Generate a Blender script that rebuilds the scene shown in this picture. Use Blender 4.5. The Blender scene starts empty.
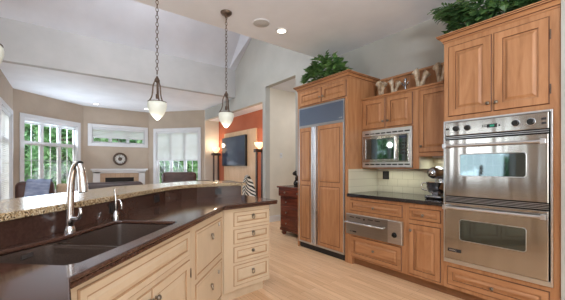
import bpy, bmesh, math, random
from mathutils import Vector, Matrix
random.seed(7)
SC = bpy.context.scene
COL = SC.collection
# ------------------------------------------------------------------ camera, world, lights, exposure
H = 1.27
YAW = 37.313
cam_d = bpy.data.cameras.new('camera')
cam_d.sensor_width = 36.0
cam_d.lens = 36.0 * 288.0 / 565.0
cam_d.shift_y = 16.5 / 565.0
cam_d.shift_x = -1.0 / 565.0
cam_d.clip_start = 0.02
cam = bpy.data.objects.new('camera', cam_d)
COL.objects.link(cam)
cam.location = (0, 0, H)
cam.rotation_euler = (math.radians(90), 0, math.radians(-YAW))
SC.camera = cam

W = bpy.data.worlds.new('daylight_sky')
SC.world = W
W.use_nodes = True
bg = W.node_tree.nodes['Background']
bg.inputs[0].default_value = (0.86, 0.93, 1.0, 1)
bg.inputs[1].default_value = 3.2

SC.view_settings.view_transform = 'Standard'
SC.view_settings.look = 'None'
SC.view_settings.gamma = 1.0
SC.view_settings.use_curve_mapping = False
SC.view_settings.exposure = 0.08
SC.cycles.use_denoising = True
SC.cycles.max_bounces = 8
SC.cycles.diffuse_bounces = 5
SC.cycles.sample_clamp_indirect = 4.0
SC.cycles.caustics_reflective = False
SC.cycles.caustics_refractive = False


def light(name, kind, loc, aim, power, color=(1, 1, 1), size=0.3, size_y=None, spot=None, blend=.5):
    d = bpy.data.lights.new(name, kind)
    d.energy = power
    d.color = color
    if kind == 'AREA':
        d.size = size
        if size_y:
            d.shape = 'RECTANGLE'
            d.size_y = size_y
        else:
            d.shape = 'DISK'
    else:
        d.shadow_soft_size = size
    if kind == 'SPOT':
        d.spot_size = math.radians(spot)
        d.spot_blend = blend
    if kind == 'SUN':
        d.angle = size
    o = bpy.data.objects.new(name, d)
    COL.objects.link(o)
    o.location = loc
    if aim is not None:
        o.rotation_euler = (Vector(aim) - Vector(loc)).to_track_quat('-Z', 'Y').to_euler()
    return o


light('sun', 'SUN', (-20, 4, 18), (0, 14, 0), 2.0, (1, .97, .9), 0.02)
# broad fill light added behind the camera, before the unseen rear wall
light('rear_fill', 'AREA', (0.3, -3.3, 1.7), (0.6, 3, 1.6), 92, (1, .93, .83), 4.6, 2.4)
# unseen light added behind the camera, aimed up to brighten the ceiling
light('ceiling_fill', 'AREA', (-.3, -1.5, 1.75), (-.3, -1.1, 3.1), 225, (.8, .905, 1), 1.0)
# daylight through the family room windows
light('bay_window_daylight', 'AREA', (-.2, 9.75, 1.6), (1.2, 8.2, 2.9), 58, (.74, .88, 1), 1.5, 1.9)
light('bay_window_daylight', 'AREA', (2.93, 9.7, 1.05), (2.0, 8.8, 2.0), 14, (.8, .91, 1), 1.3, .75)
light('patio_window_daylight', 'AREA', (-2.9, 2.95, 1.4), (3, 2.95, 2.2), 26, (.85, .93, 1), 1.1, 2.0)
# added fill light high in the vault, no fixture there; flush hall lamp
light('vault_fill', 'AREA', (1.0, 4.6, 5.15), (1.0, 4.9, 0), 85, (.94, .97, 1), 1.2)
light('hall_lamp', 'AREA', (5.0, 4.6, 3.03), (5.0, 4.8, 0), 15, (.97, .97, 1), .6)

# ------------------------------------------------------------------ materials


def lin(c):
    return tuple(((v / 255.) / 12.92 if v / 255. <= .04045 else ((v / 255. + .055) / 1.055) ** 2.4) for v in c) + (1,)


def base_mat(name, rgb, rough=.5, metal=0., spec=.5, coat=0., coat_rough=.05):
    m = bpy.data.materials.new(name)
    m.use_nodes = True
    p = m.node_tree.nodes['Principled BSDF']
    p.inputs['Base Color'].default_value = lin(rgb)
    p.inputs['Roughness'].default_value = rough
    p.inputs['Metallic'].default_value = metal
    p.inputs['Specular IOR Level'].default_value = spec
    p.inputs['Coat Weight'].default_value = coat
    p.inputs['Coat Roughness'].default_value = coat_rough
    return m, m.node_tree, p


def node(nt, t, **kw):
    n = nt.nodes.new(t)
    for k, v in kw.items():
        setattr(n, k, v)
    return n


def coords(nt, scale=(1, 1, 1), rotz=0., kind='Object'):
    tc = node(nt, 'ShaderNodeTexCoord')
    mp = node(nt, 'ShaderNodeMapping')
    mp.inputs['Scale'].default_value = scale
    mp.inputs['Rotation'].default_value = (0, 0, rotz)
    nt.links.new(tc.outputs[kind], mp.inputs['Vector'])
    return mp.outputs['Vector']


def noise_ramp(nt, vec, scale, stops, detail=4., rough=.55, dist=0.):
    n = node(nt, 'ShaderNodeTexNoise')
    n.inputs['Scale'].default_value = scale
    n.inputs['Detail'].default_value = detail
    n.inputs['Roughness'].default_value = rough
    n.inputs['Distortion'].default_value = dist
    nt.links.new(vec, n.inputs['Vector'])
    r = node(nt, 'ShaderNodeValToRGB')
    e = r.color_ramp.elements
    while len(e) < len(stops):
        e.new(.5)
    for i, (pos, c) in enumerate(stops):
        e[i].position = pos
        e[i].color = lin(c)
    nt.links.new(n.outputs['Fac'], r.inputs['Fac'])
    return r.outputs['Color'], n


def textured(name, stops, scale, stretch=(1, 1, 1), rough=.5, metal=0., spec=.5, coat=0., bump=0., detail=4., dist=0., rotz=0., coat_rough=.05):
    m, nt, p = base_mat(name, stops[0][1], rough, metal, spec, coat, coat_rough)
    vec = coords(nt, stretch, rotz)
    c, n = noise_ramp(nt, vec, scale, stops, detail, dist=dist)
    nt.links.new(c, p.inputs['Base Color'])
    if bump:
        b = node(nt, 'ShaderNodeBump')
        b.inputs['Strength'].default_value = bump
        b.inputs['Distance'].default_value = .01
        nt.links.new(n.outputs['Fac'], b.inputs['Height'])
        nt.links.new(b.outputs['Normal'], p.inputs['Normal'])
    return m


def paint(name, rgb, var=4, rough=.7):
    a = tuple(max(0, v - var) for v in rgb)
    b = tuple(min(255, v + var) for v in rgb)
    return textured(name, [(.35, a), (.65, b)], 2.0, rough=rough, spec=.25)


M = {}
M['ceiling'] = paint('ceiling_paint', (222, 224, 231))
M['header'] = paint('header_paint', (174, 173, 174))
M['vault'] = paint('vault_paint', (208, 212, 222))
M['taupe'] = paint('taupe_wall_paint', (180, 165, 150))
M['grey'] = paint('grey_wall_paint', (174, 173, 168))
M['hall'] = paint('hall_wall_paint', (214, 207, 194))
M['orange'] = paint('orange_wall_paint', (188, 106, 76))
M['white'] = textured('white_trim_paint', [(.3, (208, 209, 213)), (.7, (216, 217, 221))], 3, rough=.4)
M['wood'] = textured('maple_wood_upright', [(.25, (146, 99, 64)), (.5, (168, 119, 81)), (.75, (183, 135, 97))], 3.2, (6, 6, .7), rough=.38, spec=.4, dist=.6, detail=6)
M['woodh'] = textured('maple_wood_level', [(.25, (146, 99, 64)), (.5, (168, 119, 81)), (.75, (183, 135, 97))], 3.2, (6, .7, 6), rough=.38, spec=.4, dist=.6, detail=6)
M['glaze'] = textured('brown_glaze', [(.3, (86, 50, 28)), (.7, (104, 62, 36))], 8, rough=.5)
M['cream'] = textured('cream_cabinet_paint', [(.3, (188, 167, 140)), (.7, (198, 177, 150))], 4, (2, 2, .6), rough=.42)
M['creamglaze'] = textured('cream_cabinet_glaze', [(.3, (150, 118, 88)), (.7, (172, 138, 104))], 9, rough=.5)
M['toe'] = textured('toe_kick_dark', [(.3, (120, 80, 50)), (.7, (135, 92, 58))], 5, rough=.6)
M['counter'] = textured('dark_brown_quartz', [(.35, (58, 37, 30)), (.6, (76, 50, 40)), (.75, (94, 66, 54))], 90, rough=.11, spec=.6)
M['barface'] = textured('dark_bar_facing', [(.35, (58, 38, 32)), (.7, (72, 49, 41))], 60, rough=.2, spec=.5)
M['blackstone'] = textured('black_granite', [(.4, (26, 24, 26)), (.7, (58, 54, 56))], 120, rough=.1, spec=.6)
M['sink'] = textured('brown_composite_sink', [(.35, (60, 48, 42)), (.7, (78, 63, 55))], 150, rough=.32)
M['steel'] = textured('brushed_stainless', [(.3, (164, 160, 156)), (.7, (178, 174, 170))], 2.2, (1, 4, .45), rough=.18, metal=1., bump=.7, detail=1.)
M['steelflat'] = textured('satin_stainless', [(.3, (160, 156, 151)), (.7, (176, 172, 167))], 6, (1, .5, 30), rough=.34, metal=1.)
M['steeltrim'] = textured('bright_stainless_trim', [(.3, (196, 197, 200)), (.7, (214, 215, 218))], 6, (1, 1, 40), rough=.3, metal=1.)
M['chrome'] = textured('polished_chrome', [(.3, (215, 215, 218)), (.7, (228, 228, 230))], 3, rough=.07, metal=1.)
M['nickel'] = textured('aged_nickel', [(.3, (120, 110, 98)), (.7, (150, 140, 128))], 20, rough=.35, metal=1.)
M['bronze'] = textured('aged_bronze', [(.3, (80, 66, 58)), (.7, (108, 90, 78))], 20, rough=.45, metal=.7)
M['black'] = textured('black_plastic', [(.3, (10, 10, 11)), (.7, (17, 17, 18))], 10, rough=.4)
M['slot'] = textured('dark_recess', [(.3, (30, 28, 30)), (.7, (42, 40, 42))], 10, rough=.6)
M['grille'] = textured('blue_grey_steel_louvres', [(.3, (110, 124, 148)), (.7, (124, 138, 162))], 4, (1, 1, 30), rough=.4, metal=.75)
M['fabric_dark'] = textured('dark_brown_leather', [(.3, (44, 31, 30)), (.7, (62, 44, 42))], 12, rough=.45, bump=.1)
M['leather'] = textured('brown_leather', [(.3, (62, 43, 40)), (.7, (84, 58, 53))], 8, rough=.42, bump=.1)
M['throw'] = textured('blue_throw_cloth', [(.3, (108, 122, 156)), (.7, (164, 177, 204))], 6, (1, 1, 3), rough=.85)
M['pillow'] = textured('beige_pillow_cloth', [(.3, (178, 154, 128)), (.7, (200, 176, 150))], 20, rough=.9)
M['cherry'] = textured('dark_cherry_wood', [(.3, (66, 30, 20)), (.5, (92, 42, 28)), (.7, (112, 54, 36))], 3, (6, .8, 6), rough=.25, spec=.5, dist=.5)
M['tvwood'] = textured('pale_oak_panel', [(.3, (206, 166, 128)), (.7, (226, 190, 152))], 4, (8, 8, .5), rough=.5)
M['darkwood'] = textured('espresso_wood', [(.3, (48, 32, 26)), (.7, (70, 46, 36))], 6, (4, 4, .6), rough=.4)
M['ceramic'] = textured('mottled_cream_ceramic', [(.35, (128, 98, 72)), (.5, (184, 164, 138)), (.7, (224, 216, 202))], 14, rough=.3, detail=5)
M['pewter'] = textured('pewter', [(.3, (130, 132, 136)), (.7, (170, 172, 176))], 12, rough=.25, metal=1.)
M['statue'] = textured('dark_statuette_bronze', [(.3, (30, 27, 26)), (.7, (58, 52, 48))], 20, rough=.35, metal=.4)
M['lock'] = M['nickel']
M['bark'] = textured('tree_bark', [(.3, (96, 82, 66)), (.7, (140, 122, 100))], 8, (3, 3, .6), rough=.9)
M['ground'] = textured('lawn_ground', [(.3, (58, 92, 44)), (.7, (84, 116, 60))], 3, rough=1)
M['soil'] = textured('moss_and_soil', [(.3, (44, 34, 24)), (.7, (66, 54, 38))], 30, rough=1)
M['firebox'] = textured('firebox_black', [(.3, (22, 19, 18)), (.7, (36, 32, 30))], 6, rough=.8)
M['dial'] = textured('clock_dial_cream', [(.3, (186, 184, 180)), (.7, (206, 204, 200))], 8, rough=.5)
M['plaster'] = M['white']
M['speaker'] = textured('speaker_mesh_grey', [(.3, (176, 174, 172)), (.7, (190, 188, 186))], 60, rough=.8)


def leaf_mat(name, a, b, trans=.25):
    m, nt, p = base_mat(name, a, .45)
    vec = coords(nt)
    c, n = noise_ramp(nt, vec, 9, [(.3, a), (.7, b)])
    nt.links.new(c, p.inputs['Base Color'])
    tr = node(nt, 'ShaderNodeBsdfTranslucent')
    nt.links.new(c, tr.inputs['Color'])
    mx = node(nt, 'ShaderNodeMixShader')
    mx.inputs[0].default_value = trans
    out = nt.nodes['Material Output']
    nt.links.new(p.outputs[0], mx.inputs[1])
    nt.links.new(tr.outputs[0], mx.inputs[2])
    nt.links.new(mx.outputs[0], out.inputs['Surface'])
    return m


M['leaf'] = leaf_mat('dark_green_leaf', (60, 100, 52), (124, 160, 94))
M['leaf2'] = leaf_mat('deep_green_leaf', (46, 80, 44), (92, 128, 72))
M['treeleaf'] = leaf_mat('tree_leaf', (142, 192, 138), (192, 226, 178), .5)
M['treeleaf2'] = leaf_mat('tree_leaf_deep', (138, 188, 146), (186, 222, 176), .5)


def emis(name, rgb, strength, base=(240, 240, 235)):
    m, nt, p = base_mat(name, base, .35)
    p.inputs['Emission Color'].default_value = lin(rgb)
    p.inputs['Emission Strength'].default_value = strength
    return m


M['globe'] = emis('lit_frosted_glass', (250, 250, 238), .1, (205, 208, 198))
M['bulb'] = emis('lit_downlight', (255, 244, 228), 6)
M['torch'] = emis('lit_torchiere_glass', (255, 214, 150), 1.6)
M['display'] = emis('green_clock_display', (40, 190, 150), .5, (10, 30, 26))


def glassy(name, tint=(1, 1, 1, 1), refl=.025):
    m = bpy.data.materials.new(name)
    m.use_nodes = True
    nt = m.node_tree
    for n in list(nt.nodes):
        if n.type != 'OUTPUT_MATERIAL':
            nt.nodes.remove(n)
    t = node(nt, 'ShaderNodeBsdfTransparent')
    t.inputs[0].default_value = tint
    g = node(nt, 'ShaderNodeBsdfGlossy')
    g.inputs['Roughness'].default_value = .02
    mx = node(nt, 'ShaderNodeMixShader')
    mx.inputs[0].default_value = refl
    nt.links.new(t.outputs[0], mx.inputs[1])
    nt.links.new(g.outputs[0], mx.inputs[2])
    nt.links.new(mx.outputs[0], nt.nodes['Material Output'].inputs['Surface'])
    return m


M['glass'] = glassy('window_glass')
m_, nt_, p_ = base_mat('dark_oven_glass', (14, 15, 16), .04, 0, 1.0)
p_.inputs['IOR'].default_value = 1.8
p_.inputs['Specular Tint'].default_value = (.74, .95, 1, 1)
M['ovenglass'] = m_
m_, nt_, p_ = base_mat('tv_screen_glass', (52, 62, 82), .08, 0, .6)
M['screen'] = m_


def shade_mat():
    m, nt, p = base_mat('cellular_shade_cloth', (226, 225, 224), .9)
    w = node(nt, 'ShaderNodeTexWave')
    w.wave_type = 'BANDS'
    w.bands_direction = 'Z'
    w.inputs['Scale'].default_value = 16
    nt.links.new(coords(nt), w.inputs['Vector'])
    b = node(nt, 'ShaderNodeBump')
    b.inputs['Strength'].default_value = .25
    nt.links.new(w.outputs['Fac'], b.inputs['Height'])
    nt.links.new(b.outputs['Normal'], p.inputs['Normal'])
    tr = node(nt, 'ShaderNodeBsdfTranslucent')
    tr.inputs[0].default_value = lin((226, 228, 230))
    mx = node(nt, 'ShaderNodeMixShader')
    mx.inputs[0].default_value = .5
    nt.links.new(p.outputs[0], mx.inputs[1])
    nt.links.new(tr.outputs[0], mx.inputs[2])
    nt.links.new(mx.outputs[0], nt.nodes['Material Output'].inputs['Surface'])
    return m


M['shade'] = shade_mat()


def floor_mat():
    m, nt, p = base_mat('maple_strip_floor', (215, 170, 122), .3, 0, .4)
    vec = coords(nt, (1, 1, 1), math.radians(90))
    br = node(nt, 'ShaderNodeTexBrick')
    br.inputs['Scale'].default_value = 1.0
    br.inputs['Brick Width'].default_value = 1.1
    br.inputs['Row Height'].default_value = .075
    br.inputs['Mortar Size'].default_value = .0012
    br.inputs['Color1'].default_value = lin((238, 203, 166))
    br.inputs['Color2'].default_value = lin((224, 184, 143))
    br.inputs['Mortar'].default_value = lin((160, 116, 78))
    br.offset = .37
    nt.links.new(vec, br.inputs['Vector'])
    c, n = noise_ramp(nt, coords(nt, (12, .9, 1)), 3, [(.3, (232, 226, 220)), (.7, (255, 255, 255))], 6)
    mx = node(nt, 'ShaderNodeMix', data_type='RGBA', blend_type='MULTIPLY')
    mx.inputs[0].default_value = 1
    nt.links.new(br.outputs['Color'], mx.inputs[6])
    nt.links.new(c, mx.inputs[7])
    nt.links.new(mx.outputs[2], p.inputs['Base Color'])
    return m


M['floor'] = floor_mat()


def granite_mat():
    m, nt, p = base_mat('gold_speckled_granite', (180, 150, 110), .16, 0, .5)
    v = node(nt, 'ShaderNodeTexVoronoi')
    v.inputs['Scale'].default_value = 170
    nt.links.new(coords(nt), v.inputs['Vector'])
    sep = node(nt, 'ShaderNodeSeparateColor')
    nt.links.new(v.outputs['Color'], sep.inputs[0])
    r = node(nt, 'ShaderNodeValToRGB')
    e = r.color_ramp.elements
    for pos, c in ((0, (48, 38, 31)), (.2, (104, 80, 54)), (.45, (158, 130, 94)), (.75, (184, 160, 126)), (1, (208, 192, 164))):
        if pos in (0, 1):
            k = e[0] if pos == 0 else e[len(e) - 1]
        else:
            k = e.new(pos)
        k.color = lin(c)
    nt.links.new(sep.outputs[0], r.inputs['Fac'])
    nt.links.new(r.outputs['Color'], p.inputs['Base Color'])
    return m


M['granite'] = granite_mat()


def tile_mat(name, c1, c2, mortar, w, h, rot):
    m, nt, p = base_mat(name, c1, .4)
    tc = node(nt, 'ShaderNodeTexCoord')
    sp = node(nt, 'ShaderNodeSeparateXYZ')
    nt.links.new(tc.outputs['Object'], sp.inputs[0])
    cb = node(nt, 'ShaderNodeCombineXYZ')
    nt.links.new(sp.outputs[rot], cb.inputs[0])
    nt.links.new(sp.outputs['Z'], cb.inputs[1])
    br = node(nt, 'ShaderNodeTexBrick')
    br.inputs['Scale'].default_value = 1.0
    br.inputs['Brick Width'].default_value = w
    br.inputs['Row Height'].default_value = h
    br.inputs['Mortar Size'].default_value = .003
    br.inputs['Color1'].default_value = lin(c1)
    br.inputs['Color2'].default_value = lin(c2)
    br.inputs['Mortar'].default_value = lin(mortar)
    nt.links.new(cb.outputs[0], br.inputs['Vector'])
    nt.links.new(br.outputs['Color'], p.inputs['Base Color'])
    return m


M['tile'] = tile_mat('travertine_tile', (192, 186, 166), (184, 178, 158), (164, 158, 139), .15, .1, 'Y')
M['tileplain'] = textured('pale_stone_panel', [(.3, (188, 182, 162)), (.7, (198, 192, 172))], 6, rough=.4)
M['firetile'] = tile_mat('beige_hearth_tile', (196, 170, 146), (184, 158, 134), (150, 126, 106), .13, .13, 'X')


def zebra_mat():
    m, nt, p = base_mat('zebra_cloth', (220, 214, 204), .8)
    w = node(nt, 'ShaderNodeTexWave')
    w.wave_type = 'BANDS'
    w.bands_direction = 'DIAGONAL'
    w.inputs['Scale'].default_value = 7
    w.inputs['Distortion'].default_value = 3
    w.inputs['Detail'].default_value = 2
    nt.links.new(coords(nt), w.inputs['Vector'])
    r = node(nt, 'ShaderNodeValToRGB')
    r.color_ramp.interpolation = 'CONSTANT'
    r.color_ramp.elements[0].color = lin((30, 27, 26))
    r.color_ramp.elements[1].position = .5
    r.color_ramp.elements[1].color = lin((214, 206, 194))
    nt.links.new(w.outputs['Fac'], r.inputs['Fac'])
    nt.links.new(r.outputs['Color'], p.inputs['Base Color'])
    return m


M['zebra'] = zebra_mat()

# ------------------------------------------------------------------ mesh building


class MB:
    def __init__(s):
        s.v, s.f, s.m = [], [], []

    def add(s, verts, faces, mi=0):
        b = len(s.v)
        s.v += [Vector(p) for p in verts]
        for f in faces:
            s.f.append([b + i for i in f])
            s.m.append(mi)
        return s

    def box(s, x0, x1, y0, y1, z0, z1, mi=0):
        return s.obox((0, 0, 0), (1, 0, 0), (0, 1, 0), (0, 0, 1), x0, x1, y0, y1, z0, z1, mi)

    def obox(s, O, U, V, N, a0, a1, b0, b1, c0, c1, mi=0):
        O, U, V, N = map(Vector, (O, U, V, N))
        vs = [O + U * a + V * b + N * c for c in (c0, c1) for a, b in ((a0, b0), (a1, b0), (a1, b1), (a0, b1))]
        return s.add(vs, [(0, 3, 2, 1), (4, 5, 6, 7), (0, 1, 5, 4), (1, 2, 6, 5), (2, 3, 7, 6), (3, 0, 4, 7)], mi)

    def prism(s, poly, z0, z1, mi=0, holes=()):
        bm = bmesh.new()
        loops = [poly] + list(holes)
        edges, rings = [], []
        for lp in loops:
            vs = [bm.verts.new((x, y, z1)) for x, y in lp]
            rings.append(vs)
            for i in range(len(vs)):
                edges.append(bm.edges.new((vs[i], vs[(i + 1) % len(vs)])))
        bmesh.ops.triangle_fill(bm, edges=edges, use_beauty=True, use_dissolve=False)
        bm.verts.index_update()
        n = len(bm.verts)
        top = [v.co.copy() for v in bm.verts]
        fs = [[v.index for v in f.verts] for f in bm.faces]
        fs_up = []
        for f in fs:
            a, b, c = top[f[0]], top[f[1]], top[f[2]]
            fs_up.append(f if (b - a).cross(c - a).z > 0 else f[::-1])
        idx = [[v.index for v in r] for r in rings]
        bm.free()
        vs = top + [Vector((p.x, p.y, z0)) for p in top]
        faces = fs_up + [[i + n for i in f[::-1]] for f in fs_up]
        for k, r in enumerate(idx):
            ar = sum(top[r[i]].x * top[r[(i + 1) % len(r)]].y - top[r[(i + 1) % len(r)]].x * top[r[i]].y for i in range(len(r)))
            rr = r if (ar > 0) == (k == 0) else r[::-1]
            for i in range(len(rr)):
                a, b = rr[i], rr[(i + 1) % len(rr)]
                faces.append([a, a + n, b + n, b])
        return s.add(vs, faces, mi)

    def lathe(s, O, prof, seg=16, axis=(0, 0, 1), mi=0):
        O, A = Vector(O), Vector(axis).normalized()
        X = A.orthogonal().normalized()
        Y = A.cross(X)
        vs, fs = [], []
        for r, h in prof:
            for k in range(seg):
                t = 2 * math.pi * k / seg
                vs.append(O + A * h + (X * math.cos(t) + Y * math.sin(t)) * max(r, .0002))
        for i in range(len(prof) - 1):
            for k in range(seg):
                a, b = i * seg + k, i * seg + (k + 1) % seg
                fs.append((a, b, b + seg, a + seg))
        fs.append(tuple(range(seg))[::-1])
        fs.append(tuple(range((len(prof) - 1) * seg, len(prof) * seg)))
        return s.add(vs, fs, mi)

    def tube(s, pts, r, seg=8, mi=0, flat=None):
        pts = [Vector(p) for p in pts]
        n = len(pts)
        rs = r if isinstance(r, (list, tuple)) else [r] * n
        tang = [(pts[min(i + 1, n - 1)] - pts[max(i - 1, 0)]).normalized() for i in range(n)]
        X = tang[0].orthogonal().normalized()
        vs, fs = [], []
        for i in range(n):
            X = (X - tang[i] * X.dot(tang[i]))
            X = X.normalized() if X.length > 1e-6 else tang[i].orthogonal().normalized()
            Y = tang[i].cross(X)
            for k in range(seg):
                t = 2 * math.pi * k / seg
                vs.append(pts[i] + (X * math.cos(t) + Y * math.sin(t)) * rs[i])
        for i in range(n - 1):
            for k in range(seg):
                a, b = i * seg + k, i * seg + (k + 1) % seg
                fs.append((a, b, b + seg, a + seg))
        fs.append(tuple(range(seg))[::-1])
        fs.append(tuple(range((n - 1) * seg, n * seg)))
        return s.add(vs, fs, mi)

    def torus(s, O, axis, R, r, seg=14, rs=6, mi=0, stretch=1., along=None):
        O, A = Vector(O), Vector(axis).normalized()
        X = Vector(along).normalized() if along else A.orthogonal().normalized()
        Y = A.cross(X)
        vs, fs = [], []
        for i in range(seg):
            t = 2 * math.pi * i / seg
            c = O + X * math.cos(t) * R * stretch + Y * math.sin(t) * R
            d = (X * math.cos(t) + Y * math.sin(t))
            for k in range(rs):
                u = 2 * math.pi * k / rs
                vs.append(c + d * math.cos(u) * r + A * math.sin(u) * r)
        for i in range(seg):
            for k in range(rs):
                a, b = i * rs + k, i * rs + (k + 1) % rs
                c, d = ((i + 1) % seg) * rs + (k + 1) % rs, ((i + 1) % seg) * rs + k
                fs.append((a, d, c, b))
        return s.add(vs, fs, mi)

    def rings(s, O, U, V, N, w, h, spec, back=True):
        """nested rectangles: spec is a list of (inset, height, material of the strip leading to it)"""
        O, U, V, N = map(Vector, (O, U, V, N))
        base = len(s.v)
        for ins, ht, mi in spec:
            for a, b in ((ins, ins), (w - ins, ins), (w - ins, h - ins), (ins, h - ins)):
                s.v.append(O + U * a + V * b + N * ht)
        for i in range(1, len(spec)):
            for k in range(4):
                a, b = base + (i - 1) * 4 + k, base + (i - 1) * 4 + (k + 1) % 4
                s.f.append([a, b, b + 4, a + 4])
                s.m.append(spec[i][2])
        e = base + (len(spec) - 1) * 4
        s.f.append([e, e + 1, e + 2, e + 3])
        s.m.append(spec[-1][2])
        if back:
            s.f.append([base + 3, base + 2, base + 1, base])
            s.m.append(spec[0][2])
        return s

    def sweep(s, path, prof, mi=0, glaze=()):
        """prof: list of (out, z); path: 2d points, out = right-hand side of travel"""
        n = len(path)
        P = [Vector((x, y)) for x, y in path]
        nor = []
        for i in range(n):
            ds = []
            if i > 0:
                ds.append((P[i] - P[i - 1]).normalized())
            if i < n - 1:
                ds.append((P[i + 1] - P[i]).normalized())
            ns = [Vector((d.y, -d.x)) for d in ds]
            if len(ns) == 1:
                nor.append(ns[0])
            else:
                b = (ns[0] + ns[1])
                nor.append(b / (b.dot(ns[0])))
        k = len(prof)
        vs = [Vector((P[i].x + nor[i].x * o, P[i].y + nor[i].y * o, z)) for i in range(n) for o, z in prof]
        fs = []
        for i in range(n - 1):
            for j in range(k):
                a, b = i * k + j, i * k + (j + 1) % k
                fs.append((a, b, b + k, a + k))
        b0 = len(s.m)
        fs.append(tuple(range(k)))
        fs.append(tuple(range((n - 1) * k, n * k))[::-1])
        s.add(vs, fs, mi)
        for i in range((n - 1) * k):
            if i % k in glaze:
                s.m[b0 + i] = 1
        return s

    def centre(s):
        xs = [p.x for p in s.v]
        ys = [p.y for p in s.v]
        zs = [p.z for p in s.v]
        return ((min(xs) + max(xs)) / 2, (min(ys) + max(ys)) / 2, min(zs))


OFF = {}


def make(name, mb, mats, parent=None, off=(0, 0, 0), smooth=False, bevel=0., fixn=True, segs=2):
    off = Vector(off)
    me = bpy.data.meshes.new(name)
    me.from_pydata([p - off for p in mb.v], [], mb.f)
    mats = mats if isinstance(mats, (list, tuple)) else [mats]
    for m in mats:
        me.materials.append(M[m] if isinstance(m, str) else m)
    for p, mi in zip(me.polygons, mb.m):
        p.material_index = min(mi, len(mats) - 1)
        p.use_smooth = bool(smooth)
    if fixn:
        bm = bmesh.new()
        bm.from_mesh(me)
        bmesh.ops.recalc_face_normals(bm, faces=bm.faces)
        bm.to_mesh(me)
        bm.free()
    me.update()
    if smooth:
        try:
            me.set_sharp_from_angle(angle=math.radians(smooth if smooth > 1 else 40))
        except Exception:
            pass
    o = bpy.data.objects.new(name, me)
    COL.objects.link(o)
    if bevel:
        b = o.modifiers.new('edge', 'BEVEL')
        b.width = bevel
        b.segments = segs
        b.limit_method = 'ANGLE'
        b.angle_limit = math.radians(40)
    if parent is not None:
        o.parent = parent
    return o


def tag(o, label, cat, group=None, kind=None):
    o['label'] = label
    o['category'] = cat
    if group:
        o['group'] = group
    if kind:
        o['kind'] = kind
    return o


def thing(name, loc, label, cat, group=None):
    o = bpy.data.objects.new(name, None)
    o.empty_display_size = .1
    COL.objects.link(o)
    o.location = loc
    OFF[o] = Vector(loc)
    return tag(o, label, cat, group)


def part(par, name, mb, mats, label=None, **kw):
    o = make(name, mb, mats, par, OFF[par], **kw)
    OFF[o] = OFF[par]
    if label:
        o['label'] = label
    return o


def solo(name, mb, mats, label, cat, group=None, **kw):
    c = Vector(mb.centre())
    o = make(name, mb, mats, None, c, **kw)
    o.location = c
    OFF[o] = c
    return tag(o, label, cat, group)


def struct(name, mb, mats, parent=None, **kw):
    o = make(name, mb, mats, parent, (0, 0, 0), **kw)
    OFF[o] = Vector((0, 0, 0))
    if parent is None:
        o['kind'] = 'structure'
    return o


def copy_tree(o, loc=None, rz=None, scale=None, label=None, parent=None):
    c = o.copy()
    COL.objects.link(c)
    if parent is not None:
        c.parent = parent
    if loc is not None:
        c.location = loc
    if rz is not None:
        c.rotation_euler = (0, 0, rz)
    if scale is not None:
        c.scale = (scale, scale, scale)
    if label:
        c['label'] = label
    for ch in list(o.children):
        copy_tree(ch, parent=c)
    return c


def arc(c, r, a0, a1, n):
    return [(c[0] + r * math.cos(a0 + (a1 - a0) * i / n), c[1] + r * math.sin(a0 + (a1 - a0) * i / n)) for i in range(n + 1)]


def smooth_path(pts, n=6):
    """Catmull-Rom through the points"""
    P = [Vector(p) for p in pts]
    P = [P[0] * 2 - P[1]] + P + [P[-1] * 2 - P[-2]]
    out = []
    for i in range(1, len(P) - 2):
        a, b, c, d = P[i - 1:i + 3]
        for k in range(n):
            t = k / n
            out.append(.5 * ((2 * b) + (c - a) * t + (2 * a - 5 * b + 4 * c - d) * t * t + (3 * b - a - 3 * c + d) * t ** 3))
    out.append(P[-2])
    return out


# ------------------------------------------------------------------ the setting
XW = 3.62      # right wall of the kitchen / wall of the tv side
CEIL = 3.1
YH = 6.86      # header between kitchen and family room
C0, C1, C2, C3, C4 = (-.95, 6.9), (-.95, 9.2), (.46, 10.55), (2.28, 10.55), (3.62, 8.97)

mb = MB().box(-3.2, 6.2, -3.6, 11.0, -.1, 0)
struct('floor', mb, 'floor')
mb = MB().box(-3.2, 3.74, -3.6, 3.53, CEIL, CEIL + .15)
mb.box(-3.2, 3.62, 3.38, 3.53, CEIL + .15, 5.3)
struct('ceiling', mb, 'ceiling')
# ceiling over the breakfast area: flat top, steep slope down to the header
mb = MB()
mb.box(-3.2, 3.74, 3.53, 5.3, 5.2, 5.3)
zt, ys = 3.83, YH
dy = 1.30
mb.add([(-3.2, ys, zt), (3.44, ys, zt), (3.44, ys - dy, zt + dy * 1.09), (-3.2, ys - dy, zt + dy * 1.09),
        (-3.2, ys + .1, zt), (3.44, ys + .1, zt), (3.44, ys - dy, zt + dy * 1.09 + .15), (-3.2, ys - dy, zt + dy * 1.09 + .15)],
       [(0, 1, 2, 3), (4, 7, 6, 5), (0, 4, 5, 1), (1, 5, 6, 2), (2, 6, 7, 3), (3, 7, 4, 0)])
mb.box(-3.2, 3.74, 5.25, 5.6, 5.2, 5.4)
struct('ceiling_vault', mb, 'vault')
mb = MB()
mb.add([(3.44, ys, zt), (3.62, ys, zt), (3.62, ys - dy, zt + dy * .66), (3.44, ys - dy, zt + dy * 1.09),
        (3.44, ys + .1, zt + .02), (3.62, ys + .1, zt + .02), (3.62, ys - dy + .1, zt + dy * .66 + .2), (3.44, ys - dy + .1, zt + dy * 1.09 + .1)],
       [(0, 1, 2, 3), (4, 7, 6, 5), (0, 4, 5, 1), (1, 5, 6, 2), (2, 6, 7, 3), (3, 7, 4, 0)])
mb.box(3.44, 3.62, 5.25, 5.57, 4.6, 5.25)
struct('ceiling_vault_return', mb, 'vault')
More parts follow.
